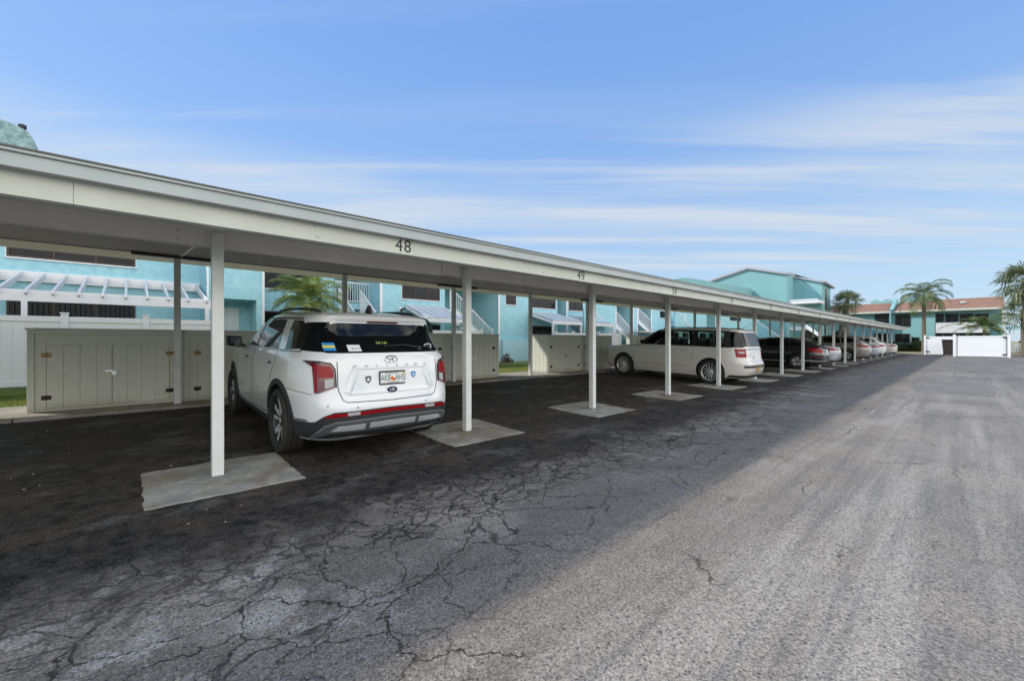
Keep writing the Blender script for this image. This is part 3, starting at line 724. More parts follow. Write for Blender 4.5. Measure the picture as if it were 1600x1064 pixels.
# stained parapet above the near block
pts = [(-8., 5.0), (-8., 7.95)]
for x, y in ((0, 186), (18, 193), (35, 201), (45, 207), (51, 216), (57, 237), (60, 262)):
    pts.append((loc_y(x, 19.), loc_z(x, y, 19.)))
pts.append((loc_y(60, 19.), 5.0))
m = MB(); m.prism([(-19.0, a, z) for a, z in pts], (-.9, 0, 0)); m.build('parapet', M['parapet'], B1)
m = MB(); m.tube([(-19.2, loc_y(35, 19.2), 7.55), (-19.2, loc_y(35, 19.2), 7.78)], .05, 8); m.lathe([(.0, .14), (.09, .1), (.09, 0), (.05, -.02)], (-19.2, loc_y(35, 19.2), 7.7), 10, 'z'); m.build('vent_pipe', M['black'], B1)

# second block --------------------------------------------------------------
B2 = thing('townhouse', 'long turquoise townhouse row with outside stairs and small corrugated pergolas, mid picture', 'building', (0, 0, 0))
LB = 17.2
def ym(x): return loc_y(x, LB)
for (a, c, l, mat) in ((8.0, 11.27, LB, 'teal'), (11.27, 14.7, 19.6, 'teal_shade'), (14.7, 19.45, LB, 'teal'), (19.45, 20.3, 18.8, 'teal_shade'), (20.3, 25.7, LB, 'teal'), (25.7, 27.9, 19.4, 'teal_shade'),
                       (27.9, 28.6, LB, 'teal'), (28.6, 30.6, 19.4, 'teal_shade'), (30.6, 41.0, LB, 'teal'), (41.0, 43.0, 19.2, 'teal_shade'), (43.0, 55.9, LB, 'teal')):
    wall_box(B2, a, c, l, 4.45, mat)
for y in (8.0, 14.7, 20.3, 25.7, 27.95, 28.55, 30.6, 36.5, 43.0):
    m = MB(); m.box(-LB, -LB + .04, y - .05, y + .06, .1, 4.45); m.build('corner_trim', M['white_wood'], B2)
m = MB(); m.box(-LB, -LB + .3, 14.75, 17.3, .1, 1.36); m.build('low_wall', M['pale_teal'], B2)
pitched_roof(B2, 8.0, 55.9, 17.05, 4.58, z1=6.4)
window(B2, LB, 9.0, 10.97, 3.22, 4.35, 3, mullion_h=3.98, blind=False)
window(B2, LB, 15.2, 15.95, 3.32, 3.95, 1, mullion_h=3.6)
window(B2, LB, 17.2, 19.25, 3.25, 3.95, 3)
window(B2, LB, 20.5, 22.0, 3.25, 3.92, 2)
window(B2, LB, 32.0, 33.2, 3.2, 3.75, 1); window(B2, LB, 46.7, 49.8, 3.45, 3.95, 3)
window(B2, LB, 9.3, 11.0, .3, 2.1, 2, trim=False); window(B2, LB, 17.0, 19.2, .3, 2.2, 2, trim=False); window(B2, LB, 35, 37, .3, 2.1, 2, trim=False)
pergola_solid(B2, 9.15, 11.2, LB - .02, 2.95, 15.3, 2.30); pergola_solid(B2, 16.9, 19.4, LB - .02, 2.98, 15.3, 2.42); pergola_solid(B2, 20.6, 22.6, LB - .02, 2.9, 15.3, 2.40)
stair(B2, 17.7, 11.9, 3.1, 14.64, .95, .9)
stair(B2, 16.0, 20.4, 2.75, 23.6, 1.0, 1.0, rail=False, solid=True)
stair(B2, 17.3, 25.0, 3.0, 28.6, .9, 1.0); stair(B2, 17.3, 28.8, 2.9, 33.0, 1.0, 1.0, rail=True)
stair(B2, 16.6, 33.2, 2.9, 37.2, .9, .9, rail=False, solid=True)
m = MB(); m.box(-17.0, -14.9, 25.2, 33, 1.9, 1.98); m.build('canopy_slab', M['white_wood'], B2)
# raised parapet seen above the carport roof
pts = [(28., 5.0), (28., 6.0)]
for x, y in ((1040, 441), (1052, 437), (1062, 434.6), (1072, 434), (1085, 435.6), (1100, 438), (1115, 441)): pts.append((loc_y(x, 18.), loc_z(x, y, 18.)))
pts += [(55.8, 7.6), (55.8, 5.0)]
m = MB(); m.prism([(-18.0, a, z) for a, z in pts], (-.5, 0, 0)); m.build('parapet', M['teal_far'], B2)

# gable building at the end of the row --------------------------------------
B3 = thing('gabled_house', 'tall turquoise gabled end building rising above the far half of the carport roof', 'building', (0, 0, 0))
YG = 56.0
def ly(x, Y): return Y / (F / (CT * CT * (1519.0 - x)) - math.tan(TH))
def pt(x, y, Y): l = ly(x, Y); return (-l, Y, loc_z(x, y, l))
p = [pt(1100, 443, YG), pt(1112, 440, YG), pt(1169, 419.5, YG), pt(1229, 428, YG)]
lend = -p[-1][0]
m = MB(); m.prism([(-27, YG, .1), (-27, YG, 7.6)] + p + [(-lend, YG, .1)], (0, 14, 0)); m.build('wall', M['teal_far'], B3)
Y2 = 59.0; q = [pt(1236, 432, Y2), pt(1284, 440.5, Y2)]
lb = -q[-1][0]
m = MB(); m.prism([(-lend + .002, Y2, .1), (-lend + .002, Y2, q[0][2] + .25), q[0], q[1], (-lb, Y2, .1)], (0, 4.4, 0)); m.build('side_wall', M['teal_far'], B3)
m = MB()
def fas(a, b, yy, t=.22): m.prism([(a[0], yy, a[2] + .12), (b[0], yy, b[2] + .12), (b[0], yy, b[2] - t + .12), (a[0], yy, a[2] - t + .12)], (0, -.25, 0))
fas(p[0], p[2], YG); fas(p[2], p[3], YG); fas(q[0], q[1], Y2)
m.bar((p[3][0] + .1, YG - .2, p[3][2] + .02), (p[3][0] + .1, Y2 + .1, q[0][2] + .2), .2, .22)
m.bar((q[1][0] + .2, Y2 - .25, q[1][2]), (q[1][0] + .2, Y2 + 5, q[1][2] - .3), .35, .2)
m.build('roof_fascia', pmat('grey_violet_fascia', (.38, .38, .42), .6), B3)
m = MB(); m.prism([p[0], p[2], (p[2][0], YG, p[2][2] - .06), (p[0][0], YG, p[0][2] - .06)], (0, 14, 0)); m.build('roof', M['shingle'], B3)
a = pt(1229, 470, YG - .6); c = pt(1262, 478, YG + 1.2)
m = MB(); m.box(-lend - .05, -lend + 3.0, YG + .3, Y2 - .01, a[2] - .35, a[2]); bl = m.build('balcony', M['white_wood'], B3)
m = MB(); m.box(-lend + .1, -lend + 2.9, YG + .25, YG + .3, a[2] + .0, a[2] + .12); m.build('ledge', M['vinyl'], bl)
m = MB(); m.box(-lb, -lb + .03, 60.6, 61.6, 5.0, 7.4); m.box(-lb, -lb + .03, 60.2, 61.0, 2.0, 3.2); m.build('window', M['window_bronze'], B3)
m = MB(); a = pt(1181, 501, 55.0); c = pt(1222, 530, 55.0)
m.prism([(a[0], 55., .1), (a[0], 55., a[2]), (c[0], 55., c[2]), (c[0], 55., .1)], (0, .15, 0)); sw = m.build('stair_wall', M['teal'], B3)
m = MB(); m.bar((a[0], 55.07, a[2] + .05), (c[0], 55.07, c[2] + .05), .22, .12); m.build('wall_cap', M['white_wood'], sw)
m = MB(); a = pt(1258, 509, 57.5); c = pt(1281, 524, 57.5); m.bar(a, c, .3, .35); m.box(a[0] - 1.5, a[0] + .1, 57.3, 57.7, a[2] - .5, a[2] - .1); m.bar((c[0] - .3, 57.5, .1), (c[0] + .1, 57.5, c[2]), .15, .3); m.build('stair', M['white_wood'], B3)
m = MB(); a = pt(1252, 516, Y2 - .02); m.box(a[0], a[0] + 1.9, Y2 - .05, Y2, .2, a[2]); m.build('door', M['window_bronze'], B3)

# end building facing the lot ------------------------------------------------
B4 = thing('apartment_building', 'two storey turquoise apartment building with terracotta shingle roof at the end of the lot', 'building', (0, 0, 0))
YE = 68.0
def X4(x, Y=YE): return -ly(x, Y)
def Z4(x, y, Y=YE): return loc_z(x, y, ly(x, Y))
xL, xR = -16.0, X4(1568)
EZ = Z4(1400, 487); RZ = EZ + 1.35
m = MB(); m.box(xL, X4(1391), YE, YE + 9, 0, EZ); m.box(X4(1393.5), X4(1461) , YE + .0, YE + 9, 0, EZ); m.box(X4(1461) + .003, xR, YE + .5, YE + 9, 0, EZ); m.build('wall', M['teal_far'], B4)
m = MB(); m.box(X4(1391) + .002, X4(1393.5) - .002, YE - .8, YE + 9, 0, EZ + .2); m.prism([(X4(1391), YE - .8, EZ + .2), (X4(1391), YE + 3.9, RZ + .55), (X4(1391), YE + 9, EZ + .2)], (.3, 0, 0)); m.build('party_wall', M['teal_far'], B4)
m = MB(); m.prism([(xL, YE - .45, EZ + .05), (xL, YE + 4.2, RZ), (xL, YE + 9.4, EZ + .05)], (X4(1391) - xL - .01, 0, 0)); m.prism([(X4(1393.5) + .3, YE - .45, EZ + .05), (X4(1393.5) + .3, YE + 4.2, RZ), (X4(1393.5) + .3, YE + 9.4, EZ + .05)], (X4(1462) - X4(1393.5) - .4, 0, 0))
m.prism([(X4(1462), YE - .45, EZ + .05), (X4(1462), YE + 4.2, RZ + .12), (X4(1462), YE + 9.4, EZ + .05)], (xR - X4(1462) + .1, 0, 0)); m.build('roof', M['shingle'], B4)
m = MB(); m.box(xL, xR + .1, YE - .52, YE - .451, EZ - .16, EZ + .07); m.box(xR - .12, xR + .05, YE - .5, YE - .2, 0, EZ - .17); m.box(X4(1441), X4(1443), YE - .07, YE - .005, 0, EZ - .16); m.build('gutter', M['white_metal'], B4)
m = MB(); m.box(X4(1462), X4(1546), YE - .12, YE + .498, Z4(1500, 520), Z4(1500, 504)); m.build('white_band', pmat('pale_siding', (.66, .69, .74), .6, var=.05), B4)
def win4(x0, x1, y0, y1, y=YE, panes=2, hm=False):
    a, c = X4(x0), X4(x1); z1, z0 = Z4((x0 + x1) / 2, y0), Z4((x0 + x1) / 2, y1)
    m = MB(); t = .06
    m.box(a, c, y - .05, y, z0, z0 + t); m.box(a, c, y - .05, y, z1 - t, z1)
    for i in range(panes + 1): q_ = a + (c - a - t) * i / panes; m.box(q_, q_ + t, y - .048, y, z0 + t, z1 - t)
    if hm: m.box(a + t, c - t, y - .046, y, (z0 + z1) / 2 - .03, (z0 + z1) / 2 + .03)
    w = m.build('window', M['window_bronze'], B4)
    m = MB(); m.box(a + .02, c - .02, y - .02, y + .003, z0 + .02, z1 - .02); m.build('pane', M['window_glass'], w)
    return w
for x0, x1 in ((1462.5, 1474.5), (1476.5, 1497.5), (1499.5, 1521), (1523, 1545)): win4(x0, x1, 490, 503.5, YE + .499, 2, True)
for x0, x1 in ((1462.5, 1473), (1475, 1497), (1499, 1521), (1523, 1545)): win4(x0, x1, 520.5, 528, YE + .499, 1)
win4(1399, 1423, 491, 510.5, hm=True); win4(1367, 1389, 491, 507, hm=True); win4(1330, 1334, 492, 500)
win4(1398.5, 1422, 521.5, 536, panes=2); win4(1366, 1389, 521, 536, panes=2); win4(1424, 1436.5, 527, 535, panes=1)
win4(1306, 1322, 517, 531, panes=1)
m = MB(); m.box(X4(1422) , X4(1424.5) , YE - .2, YE - .001, 1.2, 1.9); m.build('meter_box', M['galv'], B4)
m = MB(); m.lathe([(.0, .25), (.25, .2), (.25, 0)], (X4(1505), YE + 1.7, EZ + .75), 12, 'z'); m.build('roof_vent', M['white_metal'], B4)
# covered walk right of the end building
B5 = thing('covered_porch', 'low white roofed porch beside the right end of the far apartment building', 'porch', (xR + .3, 69, 0))
m = MB(); m.box(.0, 6.5, 0, 3.2, 2.55, 2.85); m.build('porch_roof', M['pale_teal'], B5)
m = MB()
for x in (.1, 2.2, 4.2, 6.3): m.box(x, x + .12, .05, .17, .0, 2.55)
m.build('porch_posts', M['white_wood'], B5)
# far blue-green roof ornaments behind the ridge
for k, (x, y) in enumerate(((1377, 467.5), (1430, 465.5))):
    Yf = 110.; xx = -ly(x, Yf); z = loc_z(x, y, ly(x, Yf))
    m = MB(); m.box(xx - 1.6, xx + 1.6, Yf, Yf + 3, 0, z - .5); m.prism([(xx - 1.8, Yf, z - .5), (xx - .9, Yf, z), (xx, Yf, z - .45), (xx + .9, Yf, z), (xx + 1.8, Yf, z - .5)], (0, 3, 0))
    tag(m.build('distant_building', M['teal_far']), ('pale turquoise rooftop far off above the left part of the shingle roof' if k == 0 else 'pale turquoise rooftop far off just left of the tall palm trunk top'), 'building')

# ------------------------------------------------------------------ enclosure, bin
EN = thing('bin_enclosure', 'white vinyl gate and fence enclosure around the bin at the end of the lot', 'enclosure', (0, 0, 0))
def vpan(x0, x1, y, zt, name='panel'):
    m = MB(); n = max(1, round((x1 - x0) / .18)); st = (x1 - x0) / n
    for i in range(n): m.box(x0 + i * st + .003, x0 + (i + 1) * st - .003, y - .012, y + .012, .12, zt - .1)
    m.box(x0, x1, y - .03, y + .03, zt - .12, zt); m.box(x0, x1, y - .03, y + .03, .05, .2); m.box(x0, x1, y - .005, y + .005, .1, zt - .05)
    return m.build(name, M['vinyl'], EN)
vpan(-.97, 1.88, 51.0, 1.72, 'gate'); vpan(-2.95, -1.0, 56.0, 1.72); 
m = MB(); m.box(-1.02, -.98, 51.0, 56.0, .1, 1.65); m.build('side_panel', M['vinyl'], EN)
m = MB(); m.box(1.9, 1.94, 51.0, 56.0, .1, 1.65); m.build('side_panel', M['vinyl'], EN)
for x, y in ((-3.02, 56.0), (-1.0, 50.95), (1.95, 50.95)):
    m = MB(); m.box(x - .08, x + .08, y - .08, y + .08, 0, 1.8); m.prism([(x - .1, y - .1, 1.8), (x + .1, y - .1, 1.8), (x + .1, y + .1, 1.8), (x - .1, y + .1, 1.8)], (0, 0, .04)); m.build('post', M['vinyl'], EN, bevel=.01)
m = MB()
for x, y, z in ((1.75, 50.93, 1.6), (1.75, 50.93, .22), (-2.85, 55.93, 1.62), (-2.85, 55.93, .3)): m.box(x - .14, x + .1, y - .02, y + .02, z - .04, z + .05)
m.box(1.80, 1.82, 50.92, 50.96, .22, 1.6); m.build('hinges', M['black'], EN)
BN = thing('wheelie_bin', 'dark brown wheelie bin standing between the white enclosure panels', 'bin', (-1.35, 53.4, 0))
m = MB(); a = [(-.36, -.38, .1), (.36, -.38, .1), (.36, .38, .1), (-.36, .38, .1)]; b_ = [(-.46, -.46, 1.35), (.46, -.46, 1.35), (.46, .46, 1.35), (-.46, .46, 1.35)]
va = [m.bm.verts.new(p_) for p_ in a]; vb = [m.bm.verts.new(p_) for p_ in b_]
m.bm.faces.new(va); m.bm.faces.new(vb)
for i in range(4): m.bm.faces.new((va[i], va[(i + 1) % 4], vb[(i + 1) % 4], vb[i]))
m.build('body', M['bin'], BN, bevel=.03)
m = MB(); m.prism([(-.5, -.55, 1.36), (.5, -.55, 1.36), (.5, .5, 1.36), (-.5, .5, 1.36)], (0, 0, .07)); m.box(-.4, .4, .5, .56, 1.32, 1.38); m.build('lid', M['bin'], BN, bevel=.02)
for s in (-.36, .36):
    m = MB(); m.lathe([(0, -.04), (.14, -.04), (.14, .04), (0, .04)], (s, .38, .14), 16, 'x'); m.build('wheel', M['rubber'], BN)

# low things by the second block
m = MB()
m.lathe([(.62, 0), (.60, 1.0), (.5, 1.75), (.3, 1.95), (0, 2.0)], (-13.6, 7.75, .2), 14, 'z')
tag(m.build('patio_cover', M['dark_green'], smooth_=True), 'dark green cloth cover over patio furniture behind the white SUV roof', 'cover')
m = MB(); m.box(-18.4, -18.25, 9.02, 9.12, 0, .1); m.bm.clear()
sc_ = thing('security_light', 'black twin head security light on the wall left of the corrugated pergola', 'wall light', (-LB, 8.95, 2.75))
m = MB(); m.box(0, .03, -.09, .09, -.09, .09); m.build('back_plate', M['white_wood'], sc_)
m = MB(); m.tube([(.03, 0, 0), (.12, -.05, -.04), (.22, -.08, -.09)], [.02, .045, .06], 8); m.tube([(.03, 0, 0), (.12, .06, .02), (.2, .1, .0)], [.02, .035, .045], 8); m.build('lamp_head', M['black'], sc_)

# ------------------------------------------------------------------ plants
def frond(bm, base, az, el, length, droop, leaf, nl, twist=0., width=.022, vshape=.5):
    """pinnate frond: curved rachis with paired narrow leaflets"""
    pts = []; p = Vector(base); e = el
    n = 12; d = length / n
    for i in range(n + 1):
        pts.append(p.copy()); 
        p = p + Vector((math.cos(az) * math.cos(e), math.sin(az) * math.cos(e), math.sin(e))) * d
        e -= droop / n * (0.5 + 1.2 * i / n)
    r = .016
    side = Vector((-math.sin(az), math.cos(az), 0))
    for i in range(n):
        a, b = pts[i], pts[i + 1]; w0 = r * (1 - i / n * .8); w1 = r * (1 - (i + 1) / n * .8)
        vs = [bm.verts.new(q) for q in (a - side * w0, a + side * w0, b + side * w1, b - side * w1)]; bm.faces.new(vs)
    for k in range(nl):
        t = .12 + .88 * (k + .5) / nl; f = t * n; i = min(int(f), n - 1); c = pts[i].lerp(pts[i + 1], f - i)
        dr = (pts[i + 1] - pts[i]).normalized(); up = side.cross(dr).normalized()
        if up.z < 0: up = -up
        L_ = leaf * math.sin(math.pi * min(1, .18 + t * .8)) ** .6 * random.uniform(.85, 1.1)
        for s in (-1, 1):
            tip = c + (side * s * .85 + dr * .55 + up * random.uniform(-.1, .35) * vshape).normalized() * L_ - Vector((0, 0, L_ * random.uniform(.25, .6)))
            mid = c.lerp(tip, .5) + Vector((0, 0, L_ * .14))
            w = dr * width
            v = [bm.verts.new(q) for q in (c - w * .5, mid - w, tip, mid + w, c + w * .5)]; bm.faces.new(v)
def pinnate_palm(name, label, base, h, nf, length, leaf, nl, droop, mat, tr=(.16, .12), trunk_mat='trunk', lean=(0, 0), els=(-.2, 1.35), width=.022, group=None, seed=1):
    random.seed(seed)
    o = thing(name, label, 'palm tree', base, (0, 0, 0), group)
    K = 14; pts = [(lean[0] * (i / K) ** 1.5, lean[1] * (i / K) ** 1.5, h * i / K - .1) for i in range(K + 1)]
    rs = [tr[0] * (1.25 if i == 0 else 1) + (tr[1] - tr[0]) * i / K + (.012 if i % 2 else 0) for i in range(K + 1)]
    m = MB(); m.tube(pts, rs, 12); m.build('trunk', M[trunk_mat], o, smooth_=True)
    m = MB(); top = Vector(pts[-1])
    for i in range(nf):
        az = i * 2.39996 + random.uniform(-.2, .2); u = i / nf
        el = els[1] + (els[0] - els[1]) * u + random.uniform(-.1, .1)
        frond(m.bm, top + Vector((0, 0, .1 * (1 - u))), az, el, length * random.uniform(.85, 1.08), droop * random.uniform(.8, 1.15), leaf, nl, width=width)
    m.build('crown', M[mat], o, recalc=False)
    return o
def fan_palm(name, label, base, h, rad, nf, tr=.2, lean=(0, 0), skirt=6, seed=1, group=None):
    random.seed(seed)
    o = thing(name, label, 'palm tree', base, (0, 0, 0), group)
    K = 14; pts = [(lean[0] * (i / K) ** 1.3, lean[1] * (i / K) ** 1.3, h * i / K - .1) for i in range(K + 1)]
    m = MB(); m.tube(pts, [tr * (1.2 if i == 0 else 1.) + (.02 if i % 2 else 0) for i in range(K + 1)], 12); m.build('trunk', M['trunk'], o, smooth_=True)
    m = MB(); top = Vector(pts[-1])
    for i in range(nf):
        az = i * 2.39996 + random.uniform(-.3, .3); u = i / nf
        el = 1.3 - 2.1 * u + random.uniform(-.15, .15)
        d = Vector((math.cos(az) * math.cos(el), math.sin(az) * math.cos(el), math.sin(el)))
        plen = rad * random.uniform(.45, .6); c = top + d * plen - Vector((0, 0, .12 * plen))
        side = Vector((-math.sin(az), math.cos(az), 0)); up = side.cross(d)
        vs = [m.bm.verts.new(q) for q in (top - side * .02, top + side * .02, c + side * .012, c - side * .012)]; m.bm.faces.new(vs)
        nb = 17; fl = rad * random.uniform(.5, .62)
        for b in range(nb):
            a = (b / (nb - 1) - .5) * 4.0
            bd = (d * math.cos(a) + side * math.sin(a)).normalized()
            bend = up * random.uniform(-.1, .1)
            L_ = fl * (.75 + .3 * math.cos(a * .5)) * random.uniform(.9, 1.08)
            mid = c + (bd + bend) * L_ * .55; tip = c + (bd + bend) * L_ - Vector((0, 0, L_ * random.uniform(.2, .6)))
            w = bd.cross(up).normalized() * .028 * rad / 1.6 * 1.2
            v = [m.bm.verts.new(q) for q in (c, mid - w, tip, mid + w)]; m.bm.faces.new(v)
    m.build('crown', M['fan_leaf'], o, recalc=False)
    return o
pinnate_palm('short_palm', 'short bushy palm with drooping green fronds seen above the white SUV roof', (-16.0, 4.78, .2), 2.6, 40, 1.6, .38, 40, 1.75, 'palm_leaf', (.24, .20), 'trunk_brown', els=(-.15, 1.35), width=.014, seed=3)
def at_ground(x, Y): return (-ly(x, Y), Y, 0.05)
pinnate_palm('queen_palm', 'tall slender palm standing alone before the far apartment building', at_ground(1443.5, 61.6), 6.1, 22, 3.0, .72, 44, 2.2, 'palm_leaf_far', (.19, .13), 'trunk', els=(-.4, 1.35), width=.026, seed=5)
fan_palm('sabal_palm', 'leaning fan palm, left of the pair beyond the carport roof', at_ground(1308, 63.), 6.1, 1.6, 22, .2, (1.0, 0), seed=8, group='fan palms beyond the carport')
fan_palm('sabal_palm', 'straight fan palm, right of the pair beyond the carport roof', at_ground(1325, 62.), 5.9, 1.8, 25, .2, (-.2, 0), seed=9, group='fan palms beyond the carport')
fan_palm('sabal_palm', 'big fan palm with shaggy crown at the right edge of the picture', at_ground(1606, 58.), 6.6, 2.1, 42, .17, (-.2, 0), seed=11)
fan_palm('sabal_palm', 'lower fan palm tucked under the big palm at the right edge', at_ground(1600, 62.), 4.3, 1.8, 36, .2, (.0, 0), seed=12)
pinnate_palm('small_palm', 'small low palm rising behind the white enclosure gate', (.75, 57.0, 0), 2.5, 22, 2.1, .45, 30, 1.5, 'palm_leaf_far', (.14, .1), 'trunk', els=(.0, 1.3), width=.03, seed=13)
random.seed(21)
m = MB(); frond(m.bm, (.6, 56.8, 2.4), math.pi, .55, 3.6, 1.9, .4, 36, width=.03)
tag(m.build('dry_frond', M['yellow_frond'], recalc=False), 'yellowed arching frond reaching left from the small palm behind the gate', 'palm frond')
def bush(name, label, c, r, n, leaf, mat, seed=1, cat='shrub', box=False, group=None):
    random.seed(seed)
    o = thing(name, label, cat, c, (0, 0, 0), group)
    m = MB()
    for _ in range(n):
        if box: p = Vector((random.uniform(-1, 1), random.uniform(-1, 1), random.uniform(0, 1)))
        else:
            while True:
                p = Vector((random.uniform(-1, 1), random.uniform(-1, 1), random.uniform(0, 1)))
                if p.length < 1: break
        k = mnoise.noise(Vector((p.x * r[0], p.y * r[1], p.z * 2)) * 1.3 + Vector((seed, 0, 0)))
        if k < -.15 and p.z > .4: continue
        q = Vector((p.x * r[0], p.y * r[1], p.z * r[2] * (1 + .25 * k)))
        a = Vector((random.gauss(0, 1), random.gauss(0, 1), random.gauss(0, 1))).normalized() * leaf; b = a.orthogonal().normalized() * leaf * .5
        v = [m.bm.verts.new(t) for t in (q - a, q + b, q + a, q - b)]; m.bm.faces.new(v)
    m.build('foliage', M[mat], o, recalc=False)
    m = MB()
    for _ in range(6):
        x, y = random.uniform(-.6, .6) * r[0], random.uniform(-.6, .6) * r[1]; m.tube([(x * .6, y * .6, -.05), (x, y, r[2] * .6)], .02, 5)
    m.build('stems', M['bush'], o)
    return o
bush('hedge', 'clipped dark green hedge before the far apartment building, left of the tall palm', ((X4(1398) + X4(1440)) / 2, 66.3, .05), ((X4(1440) - X4(1398)) / 2 + .2, .8, 1.15), 9000, .07, 'hedge_leaf', 31, 'hedge', True)
bush('shrub', 'loose green shrub behind the fan palms at the right edge of the picture', (4.6, 66.5, .05), (1.6, 1.2, 2.6), 5000, .09, 'hedge_leaf', 33)
bush('shrub', 'small reddish shrub against the low pale wall between the cabinets', (-16.4, 14.6, .2), (.35, .35, .45), 500, .04, 'purple_leaf', 35)
bush('shrub', 'small green shrub by the stairs beyond the black sedan', (-13.2, 37.5, .2), (.6, .6, 1.5), 1400, .06, 'hedge_leaf', 36)
bush('shrub', 'green shrub mass behind the far parked cars before the apartment building', (-9.0, 65.6, .05), (3.2, .9, 1.3), 6000, .08, 'hedge_leaf', 37)
FE = thing('picket_fence', 'low white fence at the right edge beyond the enclosure', 'fence', (2.6, 66, 0))
m = MB(); m.box(0, 6, -.03, .03, .9, 1.0); m.box(0, 6, -.03, .03, .2, .3)
for i in range(40): m.box(i * .15, i * .15 + .1, -.04, -.031, .1, 1.1)
m.build('pickets', M['vinyl'], FE)
# ------------------------------------------------------------------ cars
def pchip(xs, ys, x):
    xs = np.asarray(xs, float); ys = np.asarray(ys, float); h = np.diff(xs); d = np.diff(ys) / h
    m_ = np.zeros_like(ys)
    for i in range(1, len(xs) - 1):
        if d[i - 1] * d[i] > 0:
            w1 = 2 * h[i] + h[i - 1]; w2 = h[i] + 2 * h[i - 1]; m_[i] = (w1 + w2) / (w1 / d[i - 1] + w2 / d[i])
    m_[0] = d[0]; m_[-1] = d[-1]
    x = min(max(x, xs[0]), xs[-1]); i = min(max(int(np.searchsorted(xs, x)) - 1, 0), len(xs) - 2)
    t = (x - xs[i]) / h[i]
    return (2 * t**3 - 3 * t**2 + 1) * ys[i] + (t**3 - 2 * t**2 + t) * h[i] * m_[i] + (-2 * t**3 + 3 * t**2) * ys[i + 1] + (t**3 - t**2) * h[i] * m_[i + 1]
class Shell:
    """car body as a stack of rounded outlines: rows of (z, rear x, front x, half width, centre x, rear roundness, front roundness)"""
    def __init__(s, rows, dome=.05):
        s.rows = rows; s.dome = dome; s.cache = {}
        s.c = list(zip(*rows))
    def par(s, z):
        z = round(z, 4)
        if z not in s.cache: s.cache[z] = tuple(pchip(s.c[0], s.c[k], z) for k in range(1, 7))
        return s.cache[z]
    def half(s, x, z):
        xr, xf, w, xc, nr, nf = s.par(z)
        u, n = ((x - xc) / (xf - xc), nf) if x > xc else ((xc - x) / (xc - xr), nr)
        return w * max(1e-4, 1 - min(1, u) ** n) ** (1 / n)
    def poly(s, z, scale=1.):
        key = ('p', round(z, 4))
        if key in s.cache: return s.cache[key]
        xr, xf, w, xc, nr, nf = s.par(z)
        def quarter(a, n):
            q = []
            for k in range(61): y = k / 60 * .92; q.append((a * (1 - y ** n) ** (1 / n), y * w))
            x0 = q[-1][0] / a
            for k in range(1, 91): x = x0 * (1 - k / 90); q.append((x * a, w * (1 - x ** n) ** (1 / n)))
            return np.array(q)
        qr = quarter(xc - xr, nr); qr[:, 0] = xc - qr[:, 0]
        qf = quarter(xf - xc, nf); qf[:, 0] = xc + qf[:, 0]
        def cum(q): return np.concatenate([[0], np.cumsum(np.hypot(*np.diff(q, axis=0).T))])
        s.cache[key] = (qr, cum(qr), qf, cum(qf))
        return s.cache[key]
    def arc(s, sv, z, rear=True):
        """point and outward direction at arc length sv from the rear (front) centre line, + towards the left side"""
        qr, cr, qf, cf = s.poly(z); q, c = (qr, cr) if rear else (qf, cf)
        a = min(abs(sv), c[-1] - 1e-3); x = np.interp(a, c, q[:, 0]); y = np.interp(a, c, q[:, 1])
        e = .02; x1 = np.interp(min(a + e, c[-1]), c, q[:, 0]); y1 = np.interp(min(a + e, c[-1]), c, q[:, 1]); x0 = np.interp(max(a - e, 0), c, q[:, 0]); y0 = np.interp(max(a - e, 0), c, q[:, 1])
        tx, ty = x1 - x0, y1 - y0
        if a < e: tx = 0.
        k = math.hypot(tx, ty); tx, ty = tx / k, ty / k
        nx, ny = (-ty, tx) if rear else (ty, -tx)
        sg = 1 if sv >= 0 else -1
        return Vector((x, y * sg, z)), Vector((nx, ny * sg, 0))
    def build(s, mats, parent, levels=46, ds=.06):
        m = MB(); z0, z1 = s.rows[0][0], s.rows[-1][0]
        kr = int(s.poly(.7)[1][-1] / ds); kf = int(s.poly(.7)[3][-1] / ds)
        zs = [z0 + (z1 - z0) * i / levels for i in range(levels + 1)]
        for r in s.rows: 
            j = min(range(len(zs)), key=lambda i: abs(zs[i] - r[0])); zs[j] = r[0]
        zs = sorted(set(zs))
        def ring(z, sc=1., zz=None):
            qr, cr, qf, cf = s.poly(z); P = []
            for k in range(kr): a = cr[-1] * k / kr; P.append((np.interp(a, cr, qr[:, 0]), np.interp(a, cr, qr[:, 1])))
            for k in range(kf + 1): a = cf[-1] * (1 - k / kf); P.append((np.interp(a, cf, qf[:, 0]), np.interp(a, cf, qf[:, 1])))
            P = P + [(x, -y) for x, y in P[-2:0:-1]]
            xc = (s.par(z)[0] + s.par(z)[1]) / 2
            return [m.bm.verts.new((xc + (x - xc) * sc, y * sc, z if zz is None else zz)) for x, y in P]
        rings = [ring(z) for z in zs]
        for t in (.97, .9, .78, .6, .4, .2): rings.append(ring(z1, t, z1 + s.dome * (1 - t ** 2.2)))
        n = len(rings[0])
        for i in range(len(rings) - 1):
            for k in range(n): m.bm.faces.new((rings[i][k], rings[i][(k + 1) % n], rings[i + 1][(k + 1) % n], rings[i + 1][k]))
        m.bm.faces.new(rings[-1]); bt = m.bm.faces.new(rings[0][::-1]); bt.material_index = 1
        return m.build('body', None, parent, smooth_=True, angle=42, mats=mats)
